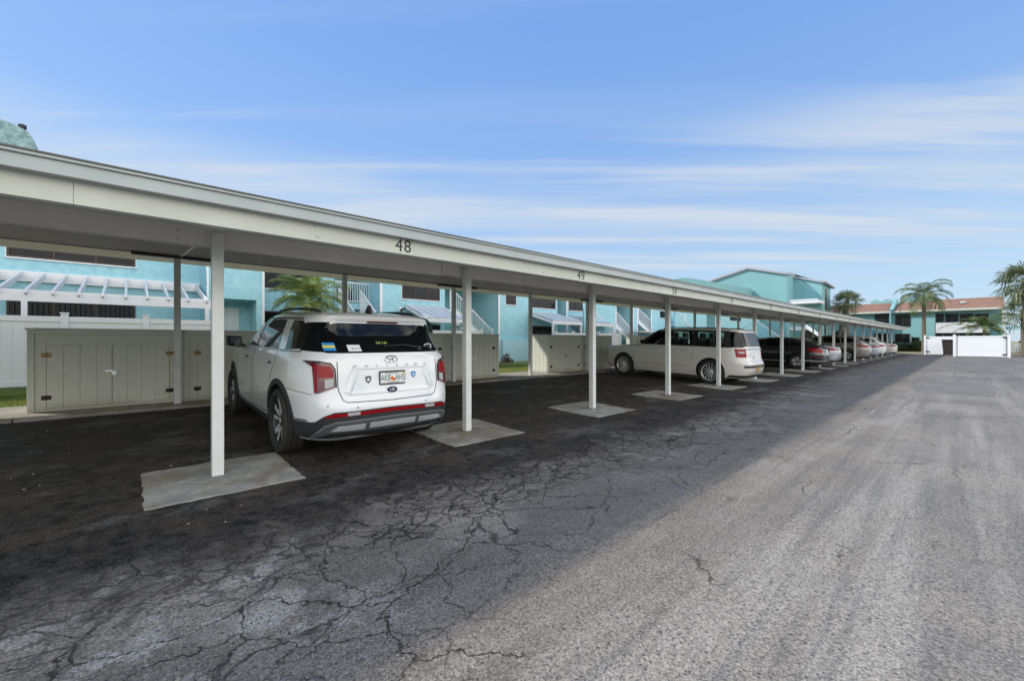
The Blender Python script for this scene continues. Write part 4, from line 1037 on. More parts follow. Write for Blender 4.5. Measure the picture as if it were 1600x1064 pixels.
def panel(sh, pts, mode, name, mat, parent, off=.004, thick=.014, step=.07, rear=True, mirror=False):
    """a panel that follows the body: pts in (x, z) on a side ('side') or (arc, z) round the tail ('arc')"""
    bm = bmesh.new(); f = bm.faces.new([bm.verts.new((a, b, 0)) for a, b in pts])
    if f.normal.z < 0: f.normal_flip()
    xs = [p[0] for p in pts]; ys = [p[1] for p in pts]
    for ax, lo, hi in ((0, min(xs), max(xs)), (1, min(ys), max(ys))):
        k = int((hi - lo) / step)
        for i in range(1, k + 1):
            t = lo + (hi - lo) * i / (k + 1); co = (t, 0, 0) if ax == 0 else (0, t, 0); no = (1, 0, 0) if ax == 0 else (0, 1, 0)
            bmesh.ops.bisect_plane(bm, geom=bm.verts[:] + bm.edges[:] + bm.faces[:], plane_co=co, plane_no=no)
    bm.normal_update()
    def mp(a, b, o):
        if mode == 'side':
            y = sh.half(a, b); dz = (sh.half(a, b + .02) - sh.half(a, b - .02)) / .04
            nv = Vector((0, 1, -dz)).normalized(); p = Vector((a, y, b)) + nv * o
        else:
            p, nv = sh.arc(a, b, rear); p1, _ = sh.arc(a, b + .02, rear); p0, _ = sh.arc(a, b - .02, rear)
            t = (p1 - p0).normalized(); nv = (nv - t * nv.dot(t)).normalized(); p = p + nv * o
        return p
    be = [e for e in bm.edges if e.is_boundary]
    flat = {v: (v.co.x, v.co.y) for v in bm.verts}
    low = {}
    for e in be:
        for v in e.verts:
            if v not in low: low[v] = bm.verts.new((0, 0, 0))
    for e in be:
        a, b = e.verts; bm.faces.new((a, b, low[b], low[a]))
    for v, (a, b) in flat.items(): v.co = mp(a, b, off)
    for v, lv in low.items(): lv.co = mp(*flat[v], off - thick)
    obs = []
    for sgn in ((1, -1) if mirror else (1,)):
        b2 = bm.copy()
        if sgn < 0:
            for v in b2.verts: v.co.y *= -1
            bmesh.ops.reverse_faces(b2, faces=b2.faces)
        m = MB(); m.bm.free(); m.bm = b2
        obs.append(m.build(name, mat, parent, smooth_=True, angle=40))
    bm.free()
    return obs
def strip(sh, path, w, mode, name, mat, parent, off=.003, thick=.008, **k):
    """thin line of width w along a path on the body"""
    L_, R_ = [], []
    for i, p in enumerate(path):
        a = path[max(i - 1, 0)]; b = path[min(i + 1, len(path) - 1)]
        d = Vector((b[0] - a[0], b[1] - a[1])).normalized(); n_ = Vector((-d.y, d.x)) * w / 2
        L_.append((p[0] + n_.x, p[1] + n_.y)); R_.append((p[0] - n_.x, p[1] - n_.y))
    return panel(sh, L_ + R_[::-1], mode, name, mat, parent, off, thick, **k)
def rnd_poly(pts, r=.03, n=4):
    out = []; k = len(pts)
    for i in range(k):
        p = Vector(pts[i]); a = Vector(pts[i - 1]) - p; b = Vector(pts[(i + 1) % k]) - p
        ra = min(r, a.length * .45); rb = min(r, b.length * .45)
        A = p + a.normalized() * ra; B = p + b.normalized() * rb
        for j in range(n + 1):
            t = j / n; q = A * (1 - t) ** 2 + p * 2 * t * (1 - t) + B * t * t; out.append((q.x, q.y))
    return out
def wheel(parent, x, y, rad, rimr, width, style, sgn):
    w = thing('wheel', None, None, (x, y, rad)); w.parent = parent
    if sgn < 0: w.rotation_euler = (0, 0, math.pi)
    h = width / 2; m = MB()
    prof = [(rimr - .012, h - .03), (rimr + .004, h - .012), (rimr + .02, h - .004), (rimr + (rad - rimr) * .45, h + .004), (rad - .03, h - .006), (rad - .012, h - .018), (rad - .002, h - .04)]
    for g_ in (-.055, 0., .055):
        prof += [(rad, -g_ * 0 + (h - .045 if g_ == -.055 else (.05 if g_ == 0. else -.005)))] if False else []
    tr = [.085, .028, -.028, -.085]
    for t in tr: prof += [(rad, t * width / .245 + .006), (rad - .009, t * width / .245 + .004), (rad - .009, t * width / .245 - .004), (rad, t * width / .245 - .006)]
    prof += [(rad - .002, -h + .04), (rad - .012, -h + .018), (rad - .03, -h + .006), (rimr + .01, -h + .01), (rimr - .01, -h + .03)]
    m.lathe(prof, seg=56); m.build('tyre', M['rubber'], w, smooth_=True, angle=50)
    m = MB(); m.lathe([(rimr - .012, h - .028), (rimr - .022, h - .035), (rimr - .03, h - .06), (rimr - .03, -h + .04), (rimr, -h + .02)], seg=48)
    m.lathe([(0, -.01), (.16, -.01), (.16, -.03), (0, -.03)], seg=24)
    m.build('rim_barrel', M['rim_dark'], w, smooth_=True)
    R0 = rimr - .018; yo = h - .045
    def spoke(m, a, r0, r1, w0, w1, y0, y1, t=.03):
        c, s_ = math.cos(a), math.sin(a); c90, s90 = -s_, c
        v = []
        for r_, ww, yy in ((r0, w0, y0), (r1, w1, y1)):
            for sd in (-1, 1):
                for dy in (0, -t): v.append(m.bm.verts.new((r_ * c + sd * ww / 2 * c90, yy + dy, r_ * s_ + sd * ww / 2 * s90)))
        for f in ((0, 2, 6, 4), (1, 5, 7, 3), (0, 4, 5, 1), (2, 3, 7, 6), (0, 1, 3, 2), (4, 6, 7, 5)): m.bm.faces.new([v[i] for i in f])
    m = MB(); m2 = MB()
    if style == 'five':
        for i in range(5):
            a = 2 * math.pi * i / 5 + .3
            for d in (-.27, .27):
                spoke(m2, a + d * .5, .05, R0, .085, .075, yo - .030, yo - .006)
                spoke(m, a + d * 1.02, .06, R0, .022, .052, yo - .022, yo + .002, .008)
            spoke(m, a + .20, R0 * .52, R0 * .98, .085, .03, yo - .02, yo + .001, .006)
        m2.lathe([(0, yo - .005), (.03, yo - .006), (.07, yo - .018), (.085, yo - .03)], seg=24)
        m.lathe([(0, yo), (.028, yo - .002), (.03, yo - .008)], seg=20)
        m.lathe([(R0 + .008, yo + .012), (R0 + .001, yo + .010), (R0 - .006, yo - .005)], seg=48)
        m2.build('dark_spokes', M['rim_dark'], w, smooth_=True)
    else:
        n = {'multi': 14, 'seven': 7, 'ten': 10}[style]
        for i in range(n):
            a = 2 * math.pi * i / n; spoke(m, a, .05, R0 + .004, .026 if n > 9 else .05, .022 if n > 9 else .06, yo - .022, yo - .002)
        m.lathe([(0, yo + .003), (.05, yo), (.07, yo - .02)], seg=20)
        m.lathe([(R0 + .01, yo + .014), (R0 - .004, yo + .010), (R0 - .02, yo - .01), (R0 - .02, yo - .03)], seg=48)
        m2.bm.free()
    m.build('rim', M['rim_silver'], w, smooth_=True)
    return w
def wheel_arch(sh, ax, r, name, mat, parent, w=.06, zc=.37, a0=-20, a1=200, off=.012):
    pts = []
    n = 26
    zmin = sh.rows[0][0] + .02
    out = [(ax + (r + w) * math.cos(R(a0 + (a1 - a0) * i / n)), max(zmin, zc + (r + w) * math.sin(R(a0 + (a1 - a0) * i / n)))) for i in range(n + 1)]
    inn = [(ax + (r - .004) * math.cos(R(a0 + (a1 - a0) * i / n)), max(zmin, zc + (r - .004) * math.sin(R(a0 + (a1 - a0) * i / n)))) for i in range(n + 1)]
    return panel(sh, out + inn[::-1], 'side', name, mat, parent, off, .03, mirror=True, step=.2)
def car(label, rows, paint, pos, nose_tilt, wheels, style='multi', dome=.05, group='cars parked under the carport', ds=.06, kind='parked_car', cat='car', cabin=None):
    """rows: body outlines; wheels: (front axle x, rear axle x, radius, rim radius, width, half track)"""
    o = thing(kind, label, cat, pos, (0, -nose_tilt, math.pi), group)
    sh = Shell(rows, dome); body = sh.build([M[paint], M['liner']], o, ds=ds)
    fx, rx, rad, rr, wd, ht = wheels
    m = MB()
    for x in (fx, rx):
        for s in (1, -1): m.tube([(x, s * (ht - .15), rad + .01), (x, s * (ht + .26), rad + .01)], rad + .045, 44)
    if cabin:
        x0, x1, yw, z0, z1, polys = cabin
        m.prism([(x0, -yw, z0), (x1 + .55, -yw, z0), (x1 - .25, -yw, z1), (x0 + .1, -yw, z1)], (0, 2 * yw, 0))
        for pp in polys: m.prism([(a, -1.1, b) for a, b in pp], (0, 2.2, 0))
    cut = m.build('wheel_cutter', M['liner'], o)
    bmod = body.modifiers.new('wells', 'BOOLEAN'); bmod.object = cut; bmod.operation = 'DIFFERENCE'; bmod.solver = 'EXACT'; bmod.use_self = bool(cabin)
    try: bmod.material_mode = 'TRANSFER'
    except Exception: pass
    dg = bpy.context.evaluated_depsgraph_get(); me = bpy.data.meshes.new_from_object(body.evaluated_get(dg))
    body.modifiers.clear(); body.data = me; bpy.data.objects.remove(cut)
    for x in (fx, rx):
        for s in (1, -1): wheel(o, x, s * ht, rad, rr, wd, style, s)
    return o, sh
def mirror_part(o, sh, x, z, mat, side=1, w=.2):
    y = sh.half(x, z); m = MB()
    m.bar((x, side * (y - .02), z - .02), (x + .02, side * (y + .08), z + .02), .05, .05)
    s = m.build('mirror', mat, o)
    m = MB(); m.prism([(x - .04, side * (y + .05), z - .03), (x - .03, side * (y + .05), z + .14), (x + .0, side * (y + w + .05), z + .15), (x - .01, side * (y + w + .04), z - .0)], (.12, 0, 0))
    m.build('mirror_cap', mat, s, bevel=.02)
    m = MB(); m.prism([(x - .045, side * (y + .07), z - .01), (x - .036, side * (y + .07), z + .12), (x - .01, side * (y + w + .03), z + .13), (x - .018, side * (y + w + .02), z + .01)], (.004, 0, 0)); m.build('mirror_glass', M['car_glass'], s)
def handle(o, sh, x, z, mat, ln=.19):
    for s in (1, -1):
        y = sh.half(x, z); m = MB()
        m.tube([(x - ln / 2, s * (y - .005), z), (x - ln / 2 + .03, s * (y + .028), z + .002), (x, s * (y + .036), z + .003), (x + ln / 2 - .03, s * (y + .028), z + .002), (x + ln / 2, s * (y - .005), z)], .012, 8)
        m.build('door_handle', mat, o, smooth_=True)
def rail(o, pts, r=.016):
    for s in (1, -1):
        m = MB(); m.tube([(x, s * y, z) for x, y, z in pts], r, 8); m.build('roof_rail', M['arch_plastic'], o, smooth_=True)
def emblem(o, c, a, b_, mat, rot=0):
    m = MB(); n = 28; ring = []
    for i in range(n + 1):
        t = 2 * math.pi * i / n; ring.append((c[0], c[1] + a * math.cos(t), c[2] + b_ * math.sin(t)))
    m.tube(ring, .0055, 6, False)
    m.tube([(c[0], c[1] + a * .50, c[2] + b_ * .72), (c[0], c[1] + a * .20, c[2] - b_ * .1), (c[0], c[1] + a * .38, c[2] - b_ * .80)], .007, 6)
    m.tube([(c[0], c[1] - a * .30, c[2] + b_ * .80), (c[0], c[1] - a * .22, c[2] + b_ * .1), (c[0], c[1] - a * .50, c[2] - b_ * .72)], .007, 6)
    m.tube([(c[0], c[1] + a * .22, c[2] - b_ * .15), (c[0], c[1] - a * .22, c[2] + b_ * .15)], .006, 6)
    return m.build('emblem', mat, o, smooth_=True)
RB = (R(90), 0, R(-90))       # lettering on a tail, read from behind
TILT = math.atan(.0359)

# 1. white three-row SUV, stall 48
SUV_L = 4.37                  # lateral position of its tail
rows = [(.24, -2.150, 2.25, .90, 0, 5.5, 5), (.34, -2.270, 2.40, .95, 0, 5.8, 5), (.48, -2.345, 2.47, .972, 0, 5.6, 5), (.60, -2.355, 2.49, .982, 0, 5.6, 5),
        (.74, -2.315, 2.50, .988, 0, 5.8, 5), (.90, -2.290, 2.48, .986, 0, 5.8, 5), (1.02, -2.275, 2.42, .976, 0, 5.8, 5), (1.09, -2.260, 2.05, .962, -.1, 5.8, 5),
        (1.15, -2.250, 1.45, .945, -.3, 5.6, 5), (1.20, -2.230, 1.25, .925, -.4, 4.8, 5), (1.30, -2.125, 1.02, .89, -.5, 4.8, 5), (1.45, -2.045, .72, .835, -.6, 5, 5), (1.55, -2.005, .46, .79, -.7, 5.8, 5), (1.585, -2.040, .38, .77, -.7, 5.5, 5), (1.615, -2.045, .28, .745, -.75, 5.5, 5), (1.65, -1.980, .08, .69, -.8, 5, 4.5)]
o, sh = car('white three row SUV with black rear glass parked in stall 48, the nearest vehicle', rows, 'paint_white', (-(SUV_L + 2.49), 2.25, gz(SUV_L + 1.12) - 0.0 + 1.37 * TILT), TILT,
            (1.53, -1.37, .378, .285, .245, .875), 'five', .05, ds=.045, kind='white_suv', cat='SUV')
P = lambda *a, **k: panel(sh, *a, **k)
# glass
P(rnd_poly([(1.12, 1.185), (.36, 1.555), (.02, 1.575), (.0, 1.195)], .03), 'side', 'side_window', M['car_glass'], o, mirror=True)
P(rnd_poly([(-.07, 1.195), (-.05, 1.575), (-1.00, 1.57), (-1.14, 1.212)], .04), 'side', 'side_window', M['car_glass'], o, mirror=True)
P(rnd_poly([(-1.40, 1.215), (-1.30, 1.56), (-1.62, 1.555), (-1.74, 1.50), (-1.80, 1.24)], .03), 'side', 'quarter_window', M['car_glass'], o, mirror=True)
P([(-.005, 1.19), (.015, 1.578), (-.045, 1.578), (-.065, 1.19)], 'side', 'door_pillar', M['black'], o, off=.006, mirror=True)
P(rnd_poly([(-.74, 1.208), (.74, 1.208), (.66, 1.50), (.54, 1.54), (-.54, 1.54), (-.66, 1.50)], .05), 'arc', 'rear_window', M['car_glass'], o, off=.004)
for s in (1, -1):
    P([(s * a, b) for a, b in ([(.72, 1.215), (1.06, 1.225), (.92, 1.535), (.60, 1.545)])][::s], 'arc', 'rear_corner_glass', M['car_glass'], o, off=.0035)
P(rnd_poly([(-.62, 1.16), (.62, 1.16), (.52, 1.56), (-.52, 1.56)], .05), 'arc', 'windscreen', M['car_glass'], o, rear=False)
for pth in ([(1.16, 1.165), (.5, 1.178), (-.2, 1.185), (-1.0, 1.198), (-1.5, 1.205), (-1.85, 1.212)],): strip(sh, pth, .02, 'side', 'belt_moulding', M['satin'], o, off=.008, mirror=True)
strip(sh, [(1.14, 1.19), (.36, 1.57), (.0, 1.592), (-.9, 1.588), (-1.6, 1.575)], .014, 'side', 'window_moulding', M['black'], o, off=.006, mirror=True)
# roof spoiler, rails, antenna, third brake light
m = MB(); m.bm.free(); panel(sh, [(-.19, 1.548), (.19, 1.548), (.19, 1.568), (-.19, 1.568)], 'arc', 'brake_light', M['dark_red_lens'], o, off=.008)
rail(o, [(.15, .62, 1.665), (-.05, .63, 1.70), (-.5, .635, 1.715), (-1.1, .63, 1.71), (-1.5, .62, 1.69), (-1.68, .61, 1.665)], .017)
m = MB(); m.prism([(-1.50, -.03, 1.68), (-1.68, -.03, 1.68), (-1.665, -.01, 1.765), (-1.64, -.01, 1.775)], (0, .04, 0)); m.build('antenna_fin', M['black'], o, bevel=.008)
# tail lamps
for s in (1, -1):
    base = [(.630, .85), (.640, 1.04), (.675, 1.095), (.78, 1.11), (.97, 1.112), (.865, 1.065), (.85, .785), (.80, .79)]
    tl = panel(sh, [(s * a, b) for a, b in base][::s], 'arc', 'tail_lamp', M['dark_red_lens'], o, off=.012, thick=.03)[0]
    def sub(pp, mt, off=.016): panel(sh, [(s * a, b) for a, b in pp][::s], 'arc', 'lamp_lens', mt, tl, off=off, thick=.012)
    sub([(.650, .955), (.655, 1.03), (.685, 1.07), (.81, 1.08), (.80, .945)], M['red_lens'])
    sub([(.815, .81), (.815, 1.085), (.845, 1.085), (.84, .805)], M['red_lens'])
    sub([(.655, .862), (.652, .94), (.735, .93), (.735, .835)], M['clear_lens'])
    sub([(.745, .83), (.745, .93), (.808, .925), (.808, .81)], M['dark_red_lens'])
    strip(sh, [(s * a, b) for a, b in [(.628, .85), (.635, 1.04), (.67, 1.10), (.78, 1.117), (.98, 1.12)]], .012, 'arc', 'lamp_rim', M['black'], tl, off=.018)
# tailgate seams and number plate recess
for s in (1, -1):
    strip(sh, [(s * a, b) for a, b in [(.61, 1.12), (.612, .86), (.605, .81), (.565, .71), (.52, .685), (0, .672)]], .009, 'arc', 'tailgate_seam', M['black'], o, off=.0015)
    strip(sh, [(s * a, b) for a, b in [(1.38, .80), (1.0, .785), (.89, .772)]], .006, 'arc', 'bumper_seam', M['black'], o, off=.0015)
m = MB()
# raised frame of the plate recess: bevelled trapezoid ridge
def rp(y, z, d): p_, n_ = sh.arc(y, z); return p_ + n_ * d
for (a, b_) in (((-.45, 1.045), (.45, 1.045)),):
    n = 12; top = [rp(a[0] + (b_[0] - a[0]) * i / n, 1.052, .016) for i in range(n + 1)]; tb = [rp(a[0] + (b_[0] - a[0]) * i / n, 1.036, .018) for i in range(n + 1)]; t0 = [rp(a[0] + (b_[0] - a[0]) * i / n, 1.085, .001) for i in range(n + 1)]; bk = [rp(a[0] + (b_[0] - a[0]) * i / n, 1.030, .0) for i in range(n + 1)]
    rws = [[m.bm.verts.new(q) for q in r_] for r_ in (t0, top, tb, bk)]
    for r1, r2 in zip(rws, rws[1:]):
        for i in range(n): m.bm.faces.new((r1[i], r1[i + 1], r2[i + 1], r2[i]))
m.build('plate_garnish', M['paint_white'], o, smooth_=True)
for s in (1, -1):
    m = MB(); pa = [rp(s * .45, 1.045, .016), rp(s * .56, .80, .001), rp(s * .50, .78, .022), rp(s * .38, 1.03, .0)]
    v = [m.bm.verts.new(q) for q in pa]; m.bm.faces.new(v); v2 = [m.bm.verts.new(q) for q in (rp(s * .38, 1.03, .0), rp(s * .50, .78, .022), rp(s * .47, .775, -.002))]; m.bm.faces.new(v2); m.build('recess_edge', M['paint_white'], o)
panel(sh, [(-.50, .762), (.50, .762), (.48, .785), (-.48, .785)], 'arc', 'recess_lip', M['paint_white'], o, off=.014, thick=.02)
# plate
px = rp(0, .925, .0).x
m = MB(); m.box(px - .022, px + .004, -.158, .158, .845, 1.003); pl = m.build('number_plate', M['black'], o, bevel=.006)
m = MB(); m.box(px - .0245, px - .0215, -.150, .150, .862, .985); m.build('plate_face', M['white_flat'], pl)
text_obj('AKB', .098, M['plate_green'], 'plate_text', pl, (px - .0255, .088, .922), RB, .0006, sx=.66)
text_obj('AHS', .098, M['plate_green'], 'plate_text', pl, (px - .0255, -.088, .922), RB, .0006, sx=.66)
m = MB(); m.lathe([(0, 0), (.020, 0), (.020, .001)], (px - .0262, .008, .918), 16, 'x'); m.lathe([(0, 0), (.018, 0), (.018, .001)], (px - .0266, -.012, .905), 16, 'x'); m.build('plate_fruit', M['orange'], pl)
m = MB(); m.box(px - .0262, px - .0248, -.145, -.118, .958, .982); m.build('plate_decal', M['yellow'], pl)
text_obj('MYFLORIDA.COM', .020, M['plate_green'], 'plate_text', pl, (px - .0255, .02, .974), RB, .0005)
text_obj('SUNSHINE STATE', .018, M['plate_green'], 'plate_text', pl, (px - .0255, 0, .870), RB, .0005)
# badges and stickers
e1 = rp(0, 1.135, .006); emblem(o, (e1.x, 0.0, 1.13), .078, .042, M['chrome'])
for i, ch in enumerate('PALISADE'):
    yy = .43 - i * .86 / 7; q = rp(yy, 1.064, .019); text_obj(ch, .040, M['chrome'], 'badge_letter', o, (q.x, yy, 1.066), RB, .002, sx=1.5)
def shield(y, z, a, mat, mat2):
    q = rp(y, z, .004); m = MB(); m.prism([(q.x, y - a, z + a), (q.x, y, z + a * 1.25), (q.x, y + a, z + a), (q.x, y + a * .85, z - a * .5), (q.x, y, z - a * 1.35), (q.x, y - a * .85, z - a * .5)], (-.003, 0, 0)); b = m.build('shield_badge', mat, o)
    m = MB(); m.lathe([(0, -.0035), (a * .5, -.0035), (a * .5, -.002)], (q.x, y, z), 12, 'x'); m.build('shield_centre', mat2, b)
shield(.285, .915, .034, M['gun'], M['white_flat']); shield(-.275, .945, .03, M['blue'], M['white_flat'])
def oval(y, z, a, b_, mat, name, x_, ring=None):
    m = MB(); n = 24; m.prism([(x_, y + a * math.cos(2 * math.pi * i / n), z + b_ * math.sin(2 * math.pi * i / n)) for i in range(n)], (-.003, 0, 0)); return m.build(name, mat, o)
q = rp(0, .79, .016); ov = oval(.01, .79, .062, .034, M['navy'], 'oval_badge', q.x); text_obj('LBI', .05, M['white_flat'], 'sticker_text', ov, (q.x - .004, .01, .79), RB, .0005)
def gp(y, z): p_, n_ = sh.arc(y, z); return p_.x - .008
def sticker(y, z, w, h, mat, name='sticker'):
    xa, xb = gp(y, z + h / 2), gp(y, z - h / 2); m = MB(); m.prism([(xa, y - w / 2, z + h / 2), (xa, y + w / 2, z + h / 2), (xb, y + w / 2, z - h / 2), (xb, y - w / 2, z - h / 2)], (-.0015, 0, 0)); return m.build(name, mat, o)
GT = (R(90 - 27), 0, R(-90))
def glass_patch(y, z, w, h, mat, name, parent, off): return panel(sh, [(y - w / 2, z - h / 2), (y + w / 2, z - h / 2), (y + w / 2, z + h / 2), (y - w / 2, z + h / 2)], 'arc', name, mat, parent, off=off, thick=.003, step=.04)[0]
s1 = glass_patch(.655, 1.272, .13, .085, M['blue'], 'flag_sticker', o, .007); glass_patch(.655, 1.272, .126, .026, M['yellow'], 'sticker_stripe', s1, .0085)
s2 = glass_patch(.40, 1.258, .14, .07, M['white_flat'], 'name_sticker', o, .007); text_obj('Jorge', .045, M['navy'], 'sticker_text', s2, (gp(.385, 1.256) - .006, .385, 1.256), GT, .0004)
text_obj('Salt Life', .052, M['lime'], 'script_sticker', o, (gp(.06, 1.315) - .003, .06, 1.315), GT, .0005, sx=.85)
ov = oval(-.56, 1.275, .055, .034, M['white_flat'], 'oval_sticker', gp(-.56, 1.275) - .006); ov2 = oval(-.56, 1.275, .045, .024, M['black'], 'oval_inner', gp(-.56, 1.275) - .0085)
m = MB(); m.tube([(gp(-.38, 1.265) - .0, -.40, 1.262), (gp(-.2, 1.29) - .012, -.22, 1.292), (gp(0, 1.285) - .01, .05, 1.278)], [.016, .010, .006], 8); m.lathe([(0, -.03), (.028, -.025), (.028, 0)], (gp(-.4, 1.25), -.40, 1.25), 14, 'x'); m.build('rear_wiper', M['black'], o, smooth_=True)
# bumper cladding, reflector strip, silver skid
for s in (1, -1):
    pp = [(0, .25), (0, .60), (.66, .588), (.76, .55), (.86, .485), (1.02, .47), (1.22, .465), (1.25, .27), (.9, .28), (.4, .30)]
    panel(sh, [(s * a, b) for a, b in pp][::s], 'arc', 'bumper_cladding', M['arch_plastic'], o, off=.010, thick=.02)
    rf = panel(sh, [(s * a, b) for a, b in [(.0, .552), (.0, .585), (.67, .573), (.76, .54), (.72, .533), (.65, .54)]][::s], 'arc', 'reflector_strip', M['red_lens'], o, off=.016, thick=.012)[0]
    panel(sh, [(s * a, b) for a, b in [(.40, .550), (.40, .583), (.53, .579), (.53, .547)]][::s], 'arc', 'reverse_lens', M['clear_lens'], rf, off=.019, thick=.01)
    sk = panel(sh, [(s * a, b) for a, b in [(0, .35), (0, .50), (.63, .49), (.74, .455), (.87, .30), (.82, .29), (.69, .36), (.60, .365)]][::s], 'arc', 'silver_skid', M['gun'], o, off=.020, thick=.02)[0]
    strip(sh, [(s * a, b) for a, b in [(0, .497), (.63, .485), (.74, .449), (.87, .302)]], .018, 'arc', 'skid_edge', M['satin'], sk, off=.025)
    panel(sh, [(s * a, b) for a, b in [(.33, .39), (.33, .445), (.61, .44), (.67, .395)]][::s], 'arc', 'skid_bar', M['rim_silver'], sk, off=.028, thick=.02)
    panel(sh, [(s * a, b) for a, b in [(.0, .395), (.0, .45), (.28, .447), (.28, .395)]][::s], 'arc', 'skid_bar', M['rim_silver'], sk, off=.028, thick=.02)
    panel(sh, [(s * a, b) for a, b in [(.93, .478), (.98, .505), (1.18, .50), (1.20, .473)]][::s], 'arc', 'side_marker', M['satin'], o, off=.014, thick=.012)
    wheel_arch(sh, 0, .425, '', None, None) if False else None
wheel_arch(sh, -1.37, .425, 'wheel_arch_trim', M['arch_plastic'], o, .06, .388, -12, 192); wheel_arch(sh, 1.53, .425, 'wheel_arch_trim', M['arch_plastic'], o, .06, .388, -12, 192)
P([(-.92, .255), (-.92, .36), (1.08, .34), (1.08, .255)], 'side', 'sill_cladding', M['arch_plastic'], o, off=.012, thick=.03, mirror=True)
strip(sh, [(-.90, .42), (0, .39), (1.05, .39)], .016, 'side', 'sill_moulding', M['satin'], o, off=.010, mirror=True)
for pth in ([(-.02, .35), (-.02, .8), (-.03, 1.19)], [(-1.17, 1.20), (-1.15, 1.02), (-1.05, .90), (-.96, .78)], [(1.12, .35), (1.18, .7), (1.14, 1.17)]): strip(sh, pth, .008, 'side', 'door_seam', M['black'], o, off=.0015, mirror=True)
strip(sh, [(1.55, .95), (.5, 1.0), (-.5, 1.01), (-1.4, 1.03), (-1.7, 1.04)], .016, 'side', 'shoulder_crease', M['paint_white'], o, off=.006, thick=.01, mirror=True)
handle(o, sh, -.93, 1.04, M['chrome'], .22); handle(o, sh, .42, 1.03, M['chrome'], .22)
mirror_part(o, sh, .92, 1.16, M['black'], 1); mirror_part(o, sh, .92, 1.16, M['black'], -1)
for yy in (-.66, -.57):
    m = MB(); m.lathe([(.036, -.03), (.036, .10), (.03, .10), (.03, -.03), (.036, -.03)], (-2.25, yy, .345), 16, 'x'); m.build('exhaust_tip', M['chrome'], o, smooth_=True)
m = MB(); m.box(-1.9, -.6, -.55, .55, .20, .30); m.box(-1.42, -1.32, -.75, .75, .30, .40); m.lathe([(.0, -.3), (.09, -.3), (.09, .3), (.0, .3)], (-1.8, -.3, .30), 14, 'y'); m.build('underbody', M['liner'], o)
for a, b_ in ((-.42, .625), (.42, .625), (.72, .66), (-.72, .66)):
    q, n_ = sh.arc(a, b_); m = MB(); m.lathe([(0, -.004), (.011, -.003), (.011, .002)], tuple(q), 12, 'x'); m.build('parking_sensor', M['satin'], o)
for s in (1, -1): panel(sh, [(s * a, b) for a, b in [(.5, .86), (.55, .98), (.9, .97), (.95, .86)]][::s], 'arc', 'headlamp', M['clear_lens'], o, off=.01, rear=False)
panel(sh, [(-.5, .5), (-.5, .98), (.5, .98), (.5, .5)], 'arc', 'grille', M['gun'], o, off=.01, rear=False)

# shared extras for the simpler cars
def plain_car(label, rows, paint, pos, wheels, style, side, glass_rear, lamp, name='parked_car', dome=.045, cat='car', pillars=(), handles=(), trim=None, seams=(), rear_extra=None, glass_front=None, cabin=None):
    o, sh = car(label, rows, paint, pos, TILT, wheels, style, dome, ds=.07, kind=name, cat=cat, cabin=cabin)
    for poly in side: panel(sh, rnd_poly(poly, .03), 'side', 'side_window', M['car_glass'], o, mirror=True, off=.004)
    if glass_rear: panel(sh, rnd_poly(glass_rear, .04), 'arc', 'rear_window', M['car_glass'], o)
    if glass_front: panel(sh, rnd_poly(glass_front, .04), 'arc', 'windscreen', M['car_glass'], o, rear=False)
    for s in (1, -1):
        if lamp: panel(sh, [(s * a, b) for a, b in lamp][::s], 'arc', 'tail_lamp', M['red_lens'], o, off=.010, thick=.02)
        panel(sh, [(s * a, b) for a, b in [(.5, .66), (.55, .74), (.9, .76), (1.0, .70)]][::s], 'arc', 'headlamp', M['clear_lens'], o, off=.01, rear=False)
    for pth in seams: strip(sh, pth, .008, 'side', 'door_seam', M['black'], o, off=.0015, mirror=True)
    for hx, hz in handles: handle(o, sh, hx, hz, M['chrome'])
    q = sh.arc(0, .80)[0]; m = MB(); m.box(q.x - .015, q.x + .004, -.155, .155, .74, .89) if rear_extra != 'lowplate' else m.box(sh.arc(0, .55)[0].x - .015, sh.arc(0, .55)[0].x + .004, -.155, .155, .47, .62)
    m.build('number_plate', M['white_flat'], o)
    panel(sh, [(-1.1, .255), (-1.1, .33), (1.1, .33), (1.1, .255)], 'arc', 'lower_valance', M['arch_plastic'], o, off=.006)
    mirror_part(o, sh, wheels[0] - .72, 1.02 if rows[-1][0] < 1.5 else 1.14, M[paint], 1)
    m = MB(); m.box(-1.6, 1.6, -.6, .6, .2, .3); m.build('underbody', M['liner'], o)
    return o, sh
def place(tail_l, half_len, yc, dz=0.):      # ground point under the middle of a car whose tail stands tail_l from the camera line
    lm = tail_l + half_len
    return (-lm, yc, gz(tail_l + .9) + (half_len - .9) * TILT + dz)

